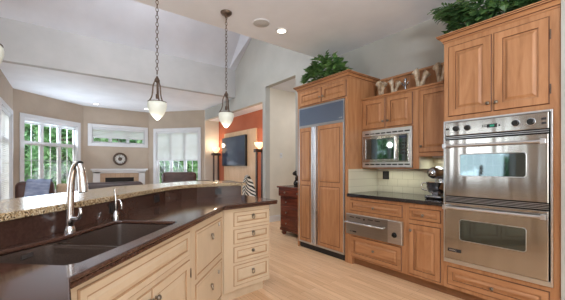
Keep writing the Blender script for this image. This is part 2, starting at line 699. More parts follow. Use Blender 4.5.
mb = MB().box(-3.2, XW - .001, YH, YH + .14, CEIL, 3.83)
mb.box(-3.2, -.95, YH, YH + .14, 0, CEIL)
struct('wall_header', mb, 'header')
struct('ceiling_family', MB().prism([(-1.1, YH + .14), (3.62, YH + .14), (3.74, 9.0), (2.35, 10.7), (.4, 10.7), (-1.1, 9.3)], CEIL, CEIL + .12), 'ceiling')


def wall_seg(p, q, z0, z1, holes, thick):
    """wall from p to q, room on the right of travel; holes: (s0, s1, z0, z1); thickness away from the room"""
    p, q = Vector((p[0], p[1], 0)), Vector((q[0], q[1], 0))
    L = (q - p).length
    U = (q - p) / L
    N = Vector((-U.y, U.x, 0))
    mb = MB()
    s = 0
    for a, b, c, d in sorted(holes):
        if a > s:
            mb.obox(p, U, N, (0, 0, 1), s, a, 0, thick, z0, z1)
        if c > z0:
            mb.obox(p, U, N, (0, 0, 1), a, b, 0, thick, z0, c)
        if d < z1:
            mb.obox(p, U, N, (0, 0, 1), a, b, 0, thick, d, z1)
        s = b
    if s < L:
        mb.obox(p, U, N, (0, 0, 1), s, L, 0, thick, z0, z1)
    return mb


def window(n, p, q, s0, s1, z0, z1, cols, hbars=(), trim=.1, grid=(2, 4), head=0.):
    p, q = Vector((p[0], p[1], 0)), Vector((q[0], q[1], 0))
    U = (q - p).normalized()
    N = Vector((U.y, -U.x, 0))       # into the room
    Z = (0, 0, 1)
    mb = MB()
    for a, b, c, d in ((s0 - trim, s0, z0 - trim, z1 + trim), (s1, s1 + trim, z0 - trim, z1 + trim), (s0, s1, z1, z1 + trim), (s0, s1, z0 - trim, z0)):
        mb.obox(p, U, N, Z, a, b, .0, .025, c, d)
    # jamb lining
    for a, b, c, d in ((s0, s0 + .02, z0, z1), (s1 - .02, s1, z0, z1), (s0 + .02, s1 - .02, z1 - .02, z1), (s0 + .02, s1 - .02, z0, z0 + .02)):
        mb.obox(p, U, N, Z, a, b, -.14, .0, c, d)
    w = struct('window_%d' % n, mb, 'white', bevel=.004)
    mb = MB()
    cw = (s1 - s0) / cols
    zs = [z0] + list(hbars) + [z1]
    for i in range(1, cols):
        mb.obox(p, U, N, Z, s0 + cw * i - .02, s0 + cw * i + .02, -.12, -.05, z0, z1)
    for h in hbars:
        mb.obox(p, U, N, Z, s0, s1, -.115, -.045, h - .028, h + .028)
    for i in range(cols):
        for j in range(len(zs) - 1):
            a, b = s0 + cw * i + .028, s0 + cw * (i + 1) - .028
            c, d = zs[j] + .028, zs[j + 1] - .028
            for e, f_, g, h in ((a, a + .02, c, d), (b - .02, b, c, d), (a, b, c, c + .02), (a, b, d - .02, d)):
                mb.obox(p, U, N, Z, e, f_, -.11, -.06, g, h)
    struct('sash_frame', mb, 'white', w)
    mb = MB()
    for i in range(cols):
        for j in range(len(zs) - 1):
            a, b = s0 + cw * i + .048, s0 + cw * (i + 1) - .048
            c, d = zs[j] + .048, zs[j + 1] - .048
            nx = grid[0]
            ny = max(1, round((d - c) / ((zs[-1] - zs[0]) / grid[1])))
            for k in range(1, nx):
                x = a + (b - a) * k / nx
                mb.obox(p, U, N, Z, x - .0045, x + .0045, -.095, -.07, c, d)
            for k in range(1, ny):
                y = c + (d - c) * k / ny
                mb.obox(p, U, N, Z, a, b, -.094, -.071, y - .0045, y + .0045)
    if mb.f:
        struct('muntin_bars', mb, 'white', w)
    mb = MB()
    mb.obox(p, U, N, Z, s0 + .02, s1 - .02, -.085, -.081, z0 + .02, z1 - .02)
    struct('pane', mb, 'glass', w)
    return w


def shade(p, q, s0, s1, z0, z1, label, group='cellular window shades'):
    p, q = Vector((p[0], p[1], 0)), Vector((q[0], q[1], 0))
    U = (q - p).normalized()
    N = Vector((U.y, -U.x, 0))
    c = p + U * (s0 + s1) / 2
    t = thing('window_shade', (c.x, c.y, z0), label, 'window shade', group)
    Z = Vector((0, 0, 1))
    mb = MB()
    n = max(2, int((z1 - z0 - .08) / .04))
    # pleated cloth: a zig-zag sheet with a front and a back
    pts = []
    for i in range(n * 2 + 1):
        pts.append((-.035 + (.008 if i % 2 else 0), z0 + .03 + (z1 - z0 - .08) * i / (n * 2)))
    for i in range(len(pts) - 1):
        (d0, a), (d1, b) = pts[i], pts[i + 1]
        mb.add([p + U * s0 + N * d0 + Z * a, p + U * s1 + N * d0 + Z * a, p + U * s1 + N * d1 + Z * b, p + U * s0 + N * d1 + Z * b], [(0, 1, 2, 3)])
    part(t, 'pleated_cloth', mb, 'shade', fixn=False)
    part(t, 'bottom_rail', MB().obox(p, U, N, Z, s0, s1, -.045, -.02, z0, z0 + .03), 'white')
    part(t, 'head_rail', MB().obox(p, U, N, Z, s0, s1, -.05, -.012, z1 - .05, z1), 'white')
    return t


def dist(a, b):
    return math.hypot(a[0] - b[0], a[1] - b[1])


T = .14
# left wall of the family room with a blinded window
struct('wall_left', wall_seg(C0, C1, 0, CEIL, [(.55, 2.02, .5, 2.45)], T), 'taupe')
window(1, C0, C1, .55, 2.02, .5, 2.45, 2, (1.85,))
shade(C0, C1, .575, 1.995, .53, 2.43, 'drawn white shade on the window at the far left edge of the family room')
L12 = dist(C1, C2)
struct('wall_bay_left', wall_seg(C1, C2, 0, CEIL, [(.24, 1.74, .6, 2.46)], T), 'taupe')
window(2, C1, C2, .24, 1.74, .6, 2.46, 3, (1.86,), grid=(2, 5))
shade(C1, C2, .265, 1.715, 2.33, 2.445, 'white shade rolled up to the top of the wide three-column window')
struct('wall_fireplace', wall_seg(C2, C3, 0, CEIL, [(.215, 1.70, 2.0, 2.48)], T), 'taupe')
window(3, C2, C3, .215, 1.70, 2.0, 2.48, 3, (), grid=(2, 1))
shade(C2, C3, .24, 1.675, 2.16, 2.465, 'half-lowered white shade on the small high window above the clock')
L34 = dist(C3, C4)
struct('wall_bay_right', wall_seg(C3, C4, 0, CEIL, [(.30, 1.85, .6, 2.44)], T), 'taupe')
window(4, C3, C4, .30, 1.85, .6, 2.44, 3, (), grid=(2, 4))
shade(C3, C4, .325, 1.825, 1.46, 2.425, 'large pale shade lowered over most of the window beside the tv alcove')
# wall on the tv side, with the alcove and the hall opening
mb = MB()
mb.box(XW, XW + .12, -3.6, 4.36, 0, 5.3)
mb.box(XW, XW + .12, 4.36, 5.42, 3.07, 5.3)
mb.box(XW, XW + .12, 5.42, 5.54, 0, 5.3)
mb.box(XW, XW + .12, 5.54, 8.93, 2.76, 5.3)
struct('wall_right', mb, 'grey')
mb = MB().box(XW - .66, XW - .001, -3.6, .455, 0, CEIL)
struct('wall_right_return', mb, 'grey')
struct('ceiling_alcove', MB().box(XW + .12, 4.22, 5.54, 9.05, 2.76, 2.84), 'ceiling')
struct('wall_alcove', MB().box(4.1, 4.22, 5.54, 8.93, 0, 2.76), 'orange')
struct('wall_alcove_side', MB().box(XW + .0, 4.22, 8.93, 9.05, 0, 2.76), 'hall')
mb = MB().box(XW + .12, 6.2, 5.42, 5.54, 0, 3.07)
mb.box(XW + .12, 6.2, 4.0, 4.12, 0, 3.07)
mb.box(6.08, 6.2, 4.12, 5.42, 0, 3.07)
struct('wall_hall', mb, 'hall')
struct('ceiling_hall', MB().box(XW + .12, 6.2, 4.0, 5.54, 3.07, 3.17), 'ceiling')
struct('baseboard_hall', MB().box(XW + .0, 6.08, 5.40, 5.419, 0, .14), 'white', bevel=.004)
# walls behind and to the left of the camera, mostly glass doors
struct('wall_patio', wall_seg((-3.05, -3.6), (-3.05, 6.86), 0, 5.3, [(5.9, 7.15, .15, 2.45), (9.15, 10.3, .8, 2.35)], T), 'taupe')
window(5, (-3.05, -3.6), (-3.05, 6.86), 5.9, 7.15, .15, 2.45, 2, (), grid=(3, 4))
window(7, (-3.05, -3.6), (-3.05, 6.86), 9.15, 10.3, .8, 2.35, 2, (), grid=(2, 3))
struct('wall_back', wall_seg((3.6, -3.5), (-3.05, -3.5), 0, CEIL, [(.9, 5.6, .5, 2.9)], T), 'taupe')
window(6, (3.6, -3.5), (-3.05, -3.5), .9, 5.6, .5, 2.9, 4, (), grid=(2, 3))

# outdoors
gr = MB().box(-30, 30, -30, 40, -.45, -.35)
struct('ground', gr, 'ground')


def leaf(mb, c, d, up, L, wd, mi=0, bend=.25):
    d = d.normalized()
    s_ = d.cross(up)
    s_ = s_.normalized() if s_.length > 1e-4 else d.orthogonal().normalized()
    n = s_.cross(d)
    p = [c, c + d * L * .45 + s_ * wd * .5 - n * bend * L * .05, c + d * L - n * bend * L * .4, c + d * L * .45 - s_ * wd * .5 - n * bend * L * .05, c + d * L * .5 + n * bend * L * .12]
    mb.add(p, [(0, 1, 4), (1, 2, 4), (2, 3, 4), (3, 0, 4)], mi)


def rnd_dir():
    while 1:
        v = Vector((random.uniform(-1, 1), random.uniform(-1, 1), random.uniform(-1, 1)))
        if .05 < v.length < 1:
            return v.normalized()


def tree_mesh(mname, n, R, h):
    mb = MB()
    lumps = [(Vector((random.uniform(-.55, .55) * R, random.uniform(-.55, .55) * R, h + random.uniform(-.75, .75) * h * .6)), random.uniform(.4, .62) * R) for _ in range(11)]
    for i in range(n):
        c, r = random.choice(lumps)
        d = rnd_dir()
        q = c + d * r * random.uniform(.6, 1)
        leaf(mb, q, (rnd_dir() + d * .4), Vector((0, 0, 1)), random.uniform(.2, .36), random.uniform(.14, .22))
    tk = MB().tube([(0, 0, 0), (.04, .02, h * .5), (-.03, .05, h * 1.1)], [.14, .1, .05], 8)
    for k in range(6):
        a = k * 1.05
        tk.tube([(0, 0, h * (.4 + .08 * k)), (math.cos(a) * R * .35, math.sin(a) * R * .35, h * (.7 + .08 * k)), (math.cos(a) * R * .7, math.sin(a) * R * .7, h * (.85 + .08 * k))], [.06, .04, .02], 6)
    return mb, tk


TREES = [((-3.4, 12.4), 0), ((-1.6, 15.0), 1), ((.2, 12.5), 0), ((2.0, 15.2), 1), ((3.4, 12.2), 0), ((5.2, 14.8), 1), ((6.4, 11.9), 0), ((8.2, 14.6), 1), ((3.4, 17.4), 0), ((-3.6, 17.0), 1),
         ((-6.4, 1.4), 0), ((-7.4, 4.4), 1), ((-6.2, 7.2), 0)]
TL = ['leafy tree outside the far left window, nearest the house corner', 'deep green tree behind the middle column of the wide window', 'pale leafy tree right outside the wide three-column window',
      'deep green tree outside the high window over the fireplace', 'pale leafy tree outside the shaded bay window, left side', 'deep green tree in the middle of the shaded bay window',
      'pale leafy tree at the right side of the shaded bay window', 'deep green tree far outside beyond the tv alcove corner', 'tall pale tree farther back behind the shaded bay window',
      'deep green tree farther back outside the wide window', 'pale leafy tree outside the patio window, mirrored in the oven glass', 'deep green tree outside the middle of the patio window', 'pale leafy tree outside the patio window, toward the family room']
protos = []
for i, ((x, y), k) in enumerate(TREES):
    if k >= len(protos):
        c, tk = tree_mesh('t', 4200, 1.3, 2.6)
        t = thing('tree', (0, 0, 0), TL[i], 'tree', 'trees outside the windows')
        part(t, 'leaves', c, 'treeleaf2' if k else 'treeleaf', fixn=False)
        part(t, 'trunk', tk, 'bark', smooth=40)
        t.location = (x, y, -.35)
        protos.append(t)
    else:
        copy_tree(protos[k], (x, y, -.35), rz=random.uniform(0, 6.28), scale=random.uniform(.9, 1.05), label=TL[i])

# ------------------------------------------------------------------ cabinet helpers
X0 = 2.98      # face of the tall and base cabinets
UX = 3.27      # face of the wall cabinets
NX = Vector((-1, 0, 0))
UY = Vector((0, -1, 0))   # seen from the room, left to right runs towards -y
UZ = Vector((0, 0, 1))


def knob_mb(o, n, r=.016):
    return MB().lathe(o, [(r * .55, 0), (r * .45, r * .5), (r * .9, r * .9), (r, r * 1.3), (r * .7, r * 1.75), (.001, r * 1.9)], 12, n)


def raised(mb, O, U, V, N, w, h, fw=.055, t=.02, single=True):
    return mb.rings(O, U, V, N, w, h, [(0, 0, 1), (0, t - .007, 1), (.007, t, 1), (.009, t, 0), (fw, t, 0), (fw + .003, t - .011, 1), (fw + .012, t - .012, 1), (fw + .014, t - .011, 0), (fw + .036, t + .001, 0)])


def front(par, name, x, ya, yb, z0, z1, knob=None, fw=.055, mats=('wood', 'glaze'), klabel=None, two=None):
    """a door or drawer front on a face plane x, from y=ya (left in view) to y=yb"""
    mb = MB()
    w = ya - yb
    if two is None:
        raised(mb, (x + .010, ya, z0), UY, UZ, NX, w, z1 - z0, fw)
    else:
        t = .02
        mb.rings((x + .010, ya, z0), UY, UZ, NX, w, z1 - z0, [(0, 0, 1), (0, t - .004, 1), (.004, t, 0)])
        for a, b in two:
            mb.rings((x + .010, ya - fw, a), UY, UZ, NX, w - 2 * fw, b - a, [(0, t - .0005, 1), (0, t + .001, 1), (.003, t + .0015, 1), (.009, t - .006 + .007, 1), (.011, t + .001, 0), (.034, t + .006, 0)], back=False)
    d = part(par, name, mb, mats)
    if knob:
        part(d, 'knob', knob_mb((x - .0105, knob[0], knob[1]), NX), 'nickel', smooth=50)
    return d


CROWN = [(0, 0), (.012, 0), (.012, .018), (.022, .026), (.03, .045), (.05, .062), (.066, .07), (.066, .082), (.076, .088), (.076, .1), (0, .1)]


def crown(mb, path, z, sc=1.0, mi=0):
    mb.sweep(path, [(o * sc, z + h * sc) for o, h in CROWN], mi, (2, 5, 7))


def carcass(par, x, y0, y1, z0, z1, xb=XW - .003, mats='wood', name='body'):
    return part(par, name, MB().box(x, xb, y0, y1, z0, z1), mats, bevel=.002)


# ------------------------------------------------------------------ refrigerator and its surround
FL, FR = 3.53, 2.506
t = thing('refrigerator_cabinet', ((X0 + XW) / 2, (FL + FR) / 2, 0), 'tall maple surround built around the refrigerator, with two small doors on top', 'cabinet')
mb = MB()
mb.box(X0, XW - .003, FL - .03, FL, 0, 2.46)
mb.box(X0, XW - .003, FR, FR + .05, 0, 2.46)
mb.box(X0, XW - .003, FR + .05, FL - .03, 2.19, 2.46)
part(t, 'body', mb, 'wood')
mb = MB()
crown(mb, [(XW - .003, FL), (X0, FL), (X0, FR), (XW - .003, FR)], 2.456, .72)
mb.box(X0, XW - .003, FR, FL, 2.46, 2.5)
part(t, 'crown_molding', mb, ['woodh', 'glaze'])
front(t, 'door', X0, 3.475, 2.995, 2.205, 2.425, (3.02, 2.285), fw=.05)
front(t, 'door', X0, 2.975, 2.53, 2.205, 2.425, (2.95, 2.285), fw=.05)

t = thing('refrigerator', ((X0 + XW) / 2, 3.02, 0), 'built-in refrigerator with maple door panels and a blue-grey louvred grille', 'refrigerator')
fl, fr = 3.495, 2.56
part(t, 'case', MB().box(X0 + .02, XW - .02, fr, fl, .02, 2.185), 'slot')
mb = MB()
mb.rings((X0 + .018, fl, 1.885), UY, UZ, NX, fl - fr, .295, [(0, 0, 0), (0, .03, 0), (.016, .03, 0), (.018, .022, 0)])
n = 26
for i in range(n):
    z = 1.905 + (.255) * i / n
    mb.obox((X0 - .004, fl - .02, z), UY, UZ, NX, 0, fl - fr - .04, 0, .006, -.002, .008, 1)
g = part(t, 'vent_grille', mb, ['steeltrim', 'grille'])
part(g, 'control_dots', MB().box(X0 - .016, X0 - .012, 2.63, 2.645, 1.925, 1.94).box(X0 - .016, X0 - .012, 2.60, 2.615, 1.925, 1.94), 'white')
for ya, yb in ((3.475, 3.18), (3.07, 2.585)):
    d = front(t, 'door', X0 - .004, ya, yb, .115, 1.865, fw=.05, two=[(1.045, 1.81), (.165, .985)])
mb = MB()
for ya, yb in ((3.497, 3.478), (3.177, 3.073), (2.582, 2.562)):
    mb.box(X0 - .012, X0 + .02, yb, ya, .09, 1.883)
mb.box(X0 - .01, X0 + .02, fr, fl, .088, .112)
mb.box(X0 - .01, X0 + .02, fr, fl, 1.868, 1.884)
part(t, 'door_trim', mb, 'steeltrim', bevel=.002)
mb = MB()
mb.box(X0 - .045, X0 - .012, 3.158, 3.175, .12, 1.86)
mb.box(X0 - .045, X0 - .012, 3.075, 3.092, .12, 1.86)
part(t, 'handle', mb, 'steeltrim', bevel=.003)
part(t, 'kick_plate', MB().box(X0 + .03, X0 + .06, fr, fl, 0, .085), 'black')

# ------------------------------------------------------------------ base cabinets, counter, backsplash
CR = 1.298
YS = 1.70


def base_unit(y1, y0, label):
    t = thing('base_cabinet', ((X0 + XW) / 2, (y0 + y1) / 2, 0), label, 'cabinet', 'maple base cabinets under the black counter')
    carcass(t, X0, y0, y1, .09, .875)
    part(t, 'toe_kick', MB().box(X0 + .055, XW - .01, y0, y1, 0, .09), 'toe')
    return t


t = base_unit(FR - .001, YS, 'wide maple base cabinet that holds the steel warming drawer')
front(t, 'drawer', X0, 2.468, 1.735, .70, .84, (2.105, .765), fw=.035, mats=('woodh', 'glaze'))
front(t, 'drawer', X0, 2.455, 1.745, .105, .375, (2.105, .245), fw=.05, mats=('woodh', 'glaze'))
part(t, 'foot', MB().box(X0 + .001, X0 + .055, FR - .06, FR - .001, 0, .09), 'wood')
t = base_unit(YS - .001, CR + .001, 'narrow maple base cabinet with one drawer over one door, next to the ovens')
front(t, 'drawer', X0, 1.66, 1.328, .70, .83, (1.50, .76), fw=.035, mats=('woodh', 'glaze'))
front(t, 'door', X0, 1.66, 1.328, .112, .657, (1.634, .585))

t = thing('warming_drawer', (X0, 2.12, .394), 'stainless warming drawer with a bar handle and black knob, set in the base cabinet', 'warming drawer')
ya, yb = 2.52, 1.725
wd = part(t, 'front_panel', MB().rings((X0 - .001, ya, .396), UY, UZ, NX, ya - yb, .262, [(0, 0, 0), (0, .022, 0), (.006, .026, 0)]), 'steelflat')
part(t, 'control_panel', MB().rings((X0 - .0275, 1.90, .40), UY, UZ, NX, .17, .254, [(0, 0, 0), (0, .004, 0), (.003, .006, 0)]), 'steeltrim')
for k, y in enumerate((2.42, 2.32, 2.14, 2.04)):
    part(wd, 'vent_slot', MB().box(X0 - .0285, X0 - .0265, y - .035, y + .035, .615, .625), 'slot')
part(t, 'indicator', MB().lathe((X0 - .027, 2.23, .612), [(.012, 0), (.012, .005), (.009, .007)], 12, NX), 'black')
mb = MB().tube([(X0 - .075, 2.51, .555), (X0 - .075, 1.93, .555)], .011, 10)
for y in (2.49, 1.95):
    mb.box(X0 - .075, X0 - .026, y - .01, y + .01, .548, .562)
part(t, 'handle', mb, 'steeltrim', smooth=40)
mb = MB().lathe((X0 - .034, 1.815, .50), [(.03, 0), (.03, .006), (.022, .008), (.02, .026), (.001, .028)], 18, NX)
part(t, 'knob', mb, 'black', smooth=40)


def lettering(par, text, O, U, V, N, height, mat, name='lettering'):
    cu = bpy.data.curves.new(text, 'FONT')
    cu.body = text
    cu.size = height * 1.35
    cu.extrude = .0006
    tmp = bpy.data.objects.new('tmp', cu)
    COL.objects.link(tmp)
    dg = bpy.context.evaluated_depsgraph_get()
    me = bpy.data.meshes.new_from_object(tmp.evaluated_get(dg))
    bpy.data.objects.remove(tmp)
    O, U, V, N = map(Vector, (O, U, V, N))
    mb = MB()
    mb.add([O + U * v.co.x + V * v.co.y + N * (v.co.z + .0008) for v in me.vertices], [list(p.vertices) for p in me.polygons])
    return part(par, name, mb, mat, fixn=False)


def badge(par, yl, yr, z0, z1, x):
    b = part(par, 'badge', MB().box(x - .003, x, yr, yl, z0, z1), 'slot')
    h = (z1 - z0) * .5
    lettering(b, 'VIKING', (x - .003, yl - (yl - yr) * .09, z0 + (z1 - z0) * .27), UY, UZ, NX, h, 'steeltrim')


badge(wd, 2.45, 2.35, .43, .448, X0 - .027)

mb = MB().prism([(X0 - .03, CR + .002), (XW - .016, CR + .002), (XW - .016, FR - .004), (X0 - .03, FR - .004)], .876, .918)
solo('countertop', mb, 'blackstone', 'polished black granite countertop over the maple base cabinets', 'countertop', bevel=.006)
mb = MB().box(XW - .014, XW - .002, CR + .002, FR - .014, .919, 1.37)
mb.box(X0 + .004, XW - .014, FR - .013, FR - .001, .919, 1.235)
struct('wall_backsplash', mb, 'tile')
t = thing('outlet', (XW - .016, 2.30, 1.10), 'black outlet plate on the pale tile backsplash under the microwave', 'outlet', 'black outlets')
part(t, 'cover_plate', MB().box(XW - .021, XW - .0145, 2.30, 2.40, 1.09, 1.205), 'black', bevel=.002)
part(t, 'socket', MB().box(XW - .0235, XW - .021, 2.325, 2.375, 1.105, 1.14).box(XW - .0235, XW - .021, 2.325, 2.375, 1.155, 1.19), 'slot')

# ------------------------------------------------------------------ wall cabinets
t = thing('wall_cabinet', ((UX + XW) / 2, 2.11, 1.24), 'maple wall cabinet with two doors built around the microwave', 'cabinet', 'maple wall cabinets')
y1, y0 = FR - .002, 1.705
mb = MB()
mb.box(UX, XW - .003, y0, y1, 1.755, 2.19)
mb.box(UX, XW - .003, y0, y0 + .07, 1.242, 1.755)
mb.box(UX, XW - .003, y1 - .02, y1, 1.242, 1.755)
mb.box(UX + .01, XW - .003, y0 + .07, y1 - .02, 1.242, 1.256)
part(t, 'body', mb, 'wood')
part(t, 'top_molding', MB().sweep([(UX, y1), (UX, 1.425)], [(0, 2.17), (.02, 2.175), (.02, 2.195), (0, 2.2)]), 'woodh')
front(t, 'door', UX, 2.487, 2.14, 1.77, 2.155, (2.165, 1.85))
front(t, 'door', UX, 2.122, 1.775, 1.77, 2.155, (2.095, 1.85))
t = thing('wall_cabinet', ((UX + XW) / 2, 1.56, 1.39), 'narrow maple wall cabinet with one tall door between microwave and ovens', 'cabinet', 'maple wall cabinets')
carcass(t, UX, CR + .001, 1.704, 1.39, 2.19)
front(t, 'door', UX, 1.70, 1.33, 1.43, 2.145, (1.668, 1.50))
part(t, 'side_panel', MB().box(UX + .012, XW - .016, 1.697, 1.7045, 1.243, 1.384), 'tileplain')
part(t, 'light_rail', MB().box(UX - .006, UX + .012, CR + .001, 1.704, 1.385, 1.42), 'woodh')

# beadboard gallery behind the ornaments
t = thing('gallery_panel', (XW - .03, 1.85, 2.19), 'maple beadboard panel standing on top of the wall cabinets against the wall', 'panel')
mb = MB()
for i in range(14):
    a = FR - .018 - i * .085
    mb.rings((XW - .03, a, 2.192), UY, UZ, NX, .083, .275, [(0, 0, 1), (0, .01, 1), (.006, .013, 0)])
part(t, 'beadboard', mb, ['wood', 'glaze'])
part(t, 'cap_rail', MB().box(XW - .06, XW - .004, CR + .002, FR - .08, 2.468, 2.50), 'woodh', bevel=.004)

# ------------------------------------------------------------------ microwave
t = thing('microwave', (UX, 2.14, 1.26), 'built-in stainless microwave with mirrored window under the wall cabinet', 'microwave')
ya, yb = 2.483, 1.778
mb = MB().rings((UX + .001, ya, 1.258), UY, UZ, NX, ya - yb, .49, [(0, 0, 0), (0, .022, 0), (.004, .024, 0)])
fr_ = part(t, 'trim_frame', mb, 'steeltrim')
for z in (1.685, 1.283):
    for i in range(8):
        part(fr_, 'vent_slot', MB().box(UX - .026, UX - .0235, ya - .05 - i * .081 - .066, ya - .05 - i * .081, z + .006, z + .022), 'slot')
mb = MB().rings((UX - .023, ya - .03, 1.325), UY, UZ, NX, .50, .345, [(0, 0, 0), (0, .018, 0), (.003, .02, 0), (.04, .02, 0), (.044, .014, 0), (.05, .014, 1)])
d = part(t, 'door', mb, ['steel', 'ovenglass'])
mb = MB().rings((UX - .023, ya - .535, 1.325), UY, UZ, NX, .14, .345, [(0, 0, 0), (0, .018, 0), (.003, .02, 0), (.014, .02, 0), (.015, .018, 1)])
c = part(t, 'control_panel', mb, ['steel', 'ovenglass'])
part(c, 'display', MB().box(UX - .0435, UX - .041, ya - .65, ya - .56, 1.615, 1.64), 'screen')
mb = MB()
for i in range(4):
    for j in range(3):
        mb.box(UX - .0435, UX - .041, ya - .585 - j * .032, ya - .565 - j * .032, 1.42 + i * .04, 1.445 + i * .04)
part(c, 'keypad', mb, 'slot')
part(d, 'handle', MB().tube([(UX - .07, ya - .515, 1.36), (UX - .07, ya - .515, 1.64)], .009, 10).box(UX - .07, UX - .042, ya - .522, ya - .508, 1.37, 1.385).box(UX - .07, UX - .042, ya - .522, ya - .508, 1.615, 1.63), 'steeltrim', smooth=40)

t = thing('under_cabinet_light', (3.45, 2.1, 1.22), 'slim light strip under the microwave shelf, washing the tile', 'light', 'under-cabinet lights')
part(t, 'strip', MB().box(3.42, 3.48, 1.85, 2.35, 1.228, 1.2415), 'white')
light('under_cabinet_lamp', 'AREA', (3.45, 2.1, 1.222), (3.47, 2.1, 0), 1.2, (.97, 1, .86), .5, .05)
t = thing('under_cabinet_light', (3.45, 1.5, 1.36), 'slim light strip under the narrow wall cabinet beside the ovens', 'light', 'under-cabinet lights')
part(t, 'strip', MB().box(3.42, 3.48, 1.4, 1.62, 1.37, 1.389), 'white')
light('under_cabinet_lamp', 'AREA', (3.45, 1.5, 1.364), (3.47, 1.5, 0), 1.0, (.97, 1, .86), .22, .05)

# ------------------------------------------------------------------ tall oven cabinet and the double oven
TL_, TR_ = 1.2975, .457
t = thing('oven_cabinet', ((X0 + XW) / 2, .87, 0), 'tall maple cabinet that holds the double oven, doors above and a drawer below', 'cabinet')
mb = MB()
mb.box(X0, XW - .003, TR_, TL_, 1.712, 2.476)
mb.box(X0, XW - .003, TR_, .505, .09, 1.712)
mb.box(X0 + .03, XW - .003, 1.285, TL_, .09, 1.712)
mb.box(X0, XW - .003, .505, 1.285, .09, .343)
mb.box(X0, X0 + .03, 1.285, TL_, .09, .343)
part(t, 'body', mb, 'wood')
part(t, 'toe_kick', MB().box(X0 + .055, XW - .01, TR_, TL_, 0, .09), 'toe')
mb = MB()
crown(mb, [(XW - .003, TL_), (X0, TL_), (X0, TR_)], 2.476, .72)
mb.box(X0, XW - .003, TR_, TL_, 2.476, 2.52)
part(t, 'crown_molding', mb, ['woodh', 'glaze'])
d = front(t, 'door', X0, 1.257, .899, 1.752, 2.43, (.925, 1.825), fw=.065)
d = front(t, 'door', X0, .886, .522, 1.752, 2.43, (.862, 1.825), fw=.065)
for z in (2.25, 1.83):
    part(d, 'hinge', MB().tube([(X0 - .008, .516, z), (X0 - .008, .516, z + .075)], .0045, 8), 'bronze')
front(t, 'drawer', X0, 1.267, .52, .125, .305, (.894, .205), fw=.05, mats=('woodh', 'glaze'))

t = thing('double_oven', (X0, .9, .345), 'stainless built-in double wall oven with knobs along the top', 'oven')
ya, yb = 1.294, .501
mb = MB()
mb.box(X0 - .022, X0 + .028, ya - .012, ya, .345, 1.709)
mb.box(X0 - .022, X0 + .028, yb, yb + .012, .345, 1.709)
mb.box(X0 - .022, X0 + .028, yb + .012, ya - .012, 1.695, 1.709)
mb.box(X0 - .022, X0 + .028, yb + .012, ya - .012, .345, .382)
part(t, 'trim_frame', mb, 'steeltrim', bevel=.0015)
part(t, 'case', MB().box(X0 + .0, X0 + .5, yb + .021, ya - .013, .383, 1.694), 'black')
yl, yr = ya - .019, yb + .022
cp = part(t, 'control_panel', MB().rings((X0 + .0, yl, 1.565), UY, UZ, NX, yl - yr, .126, [(0, 0, 0), (0, .03, 0), (.004, .033, 0)]), 'steel')
for y in (1.175, 1.079, .725, .628):
    k = part(cp, 'knob', MB().lathe((X0 - .033, y, 1.626), [(.026, 0), (.026, .005), (.023, .008), (.021, .03), (.001, .032)], 18, NX), 'black', smooth=40)
    part(k, 'bezel', MB().lathe((X0 - .0325, y, 1.626), [(.029, 0), (.029, .002), (.026, .003)], 20, NX), 'steeltrim', smooth=40)
for y, z in ((1.253, 1.628), (.55, 1.64), (.55, 1.607)):
    part(cp, 'switch', MB().box(X0 - .038, X0 - .0325, y - .014, y + .014, z - .009, z + .009), 'slot', bevel=.002)
for i in range(3):
    for j in range(2):
        part(cp, 'button', MB().box(X0 - .036, X0 - .0325, .962 - i * .016 - .009, .962 - i * .016, 1.616 + j * .014, 1.625 + j * .014), 'slot')
dp = part(cp, 'display_window', MB().box(X0 - .035, X0 - .0325, .852, .927, 1.609, 1.64), 'black')
part(dp, 'clock_digits', MB().box(X0 - .036, X0 - .035, .872, .905, 1.616, 1.633), 'display')
part(cp, 'indicator', MB().lathe((X0 - .033, .836, 1.622), [(.007, 0), (.007, .003), (.005, .004)], 10, NX), 'black')


def vent(z0, z1, n):
    mb = MB()
    mb.box(X0 - .012, X0 - .001, yr, yl, z0, z1, 1)
    for i in range(n):
        z = z0 + (z1 - z0) * (i + .25) / n
        mb.box(X0 - .028, X0 - .006, yr, yl, z, z + (z1 - z0) / n * .24, 0)
    return part(t, 'vent_louvre', mb, ['steeltrim', 'slot'])


vent(1.532, 1.562, 2)
vent(.935, .985, 4)


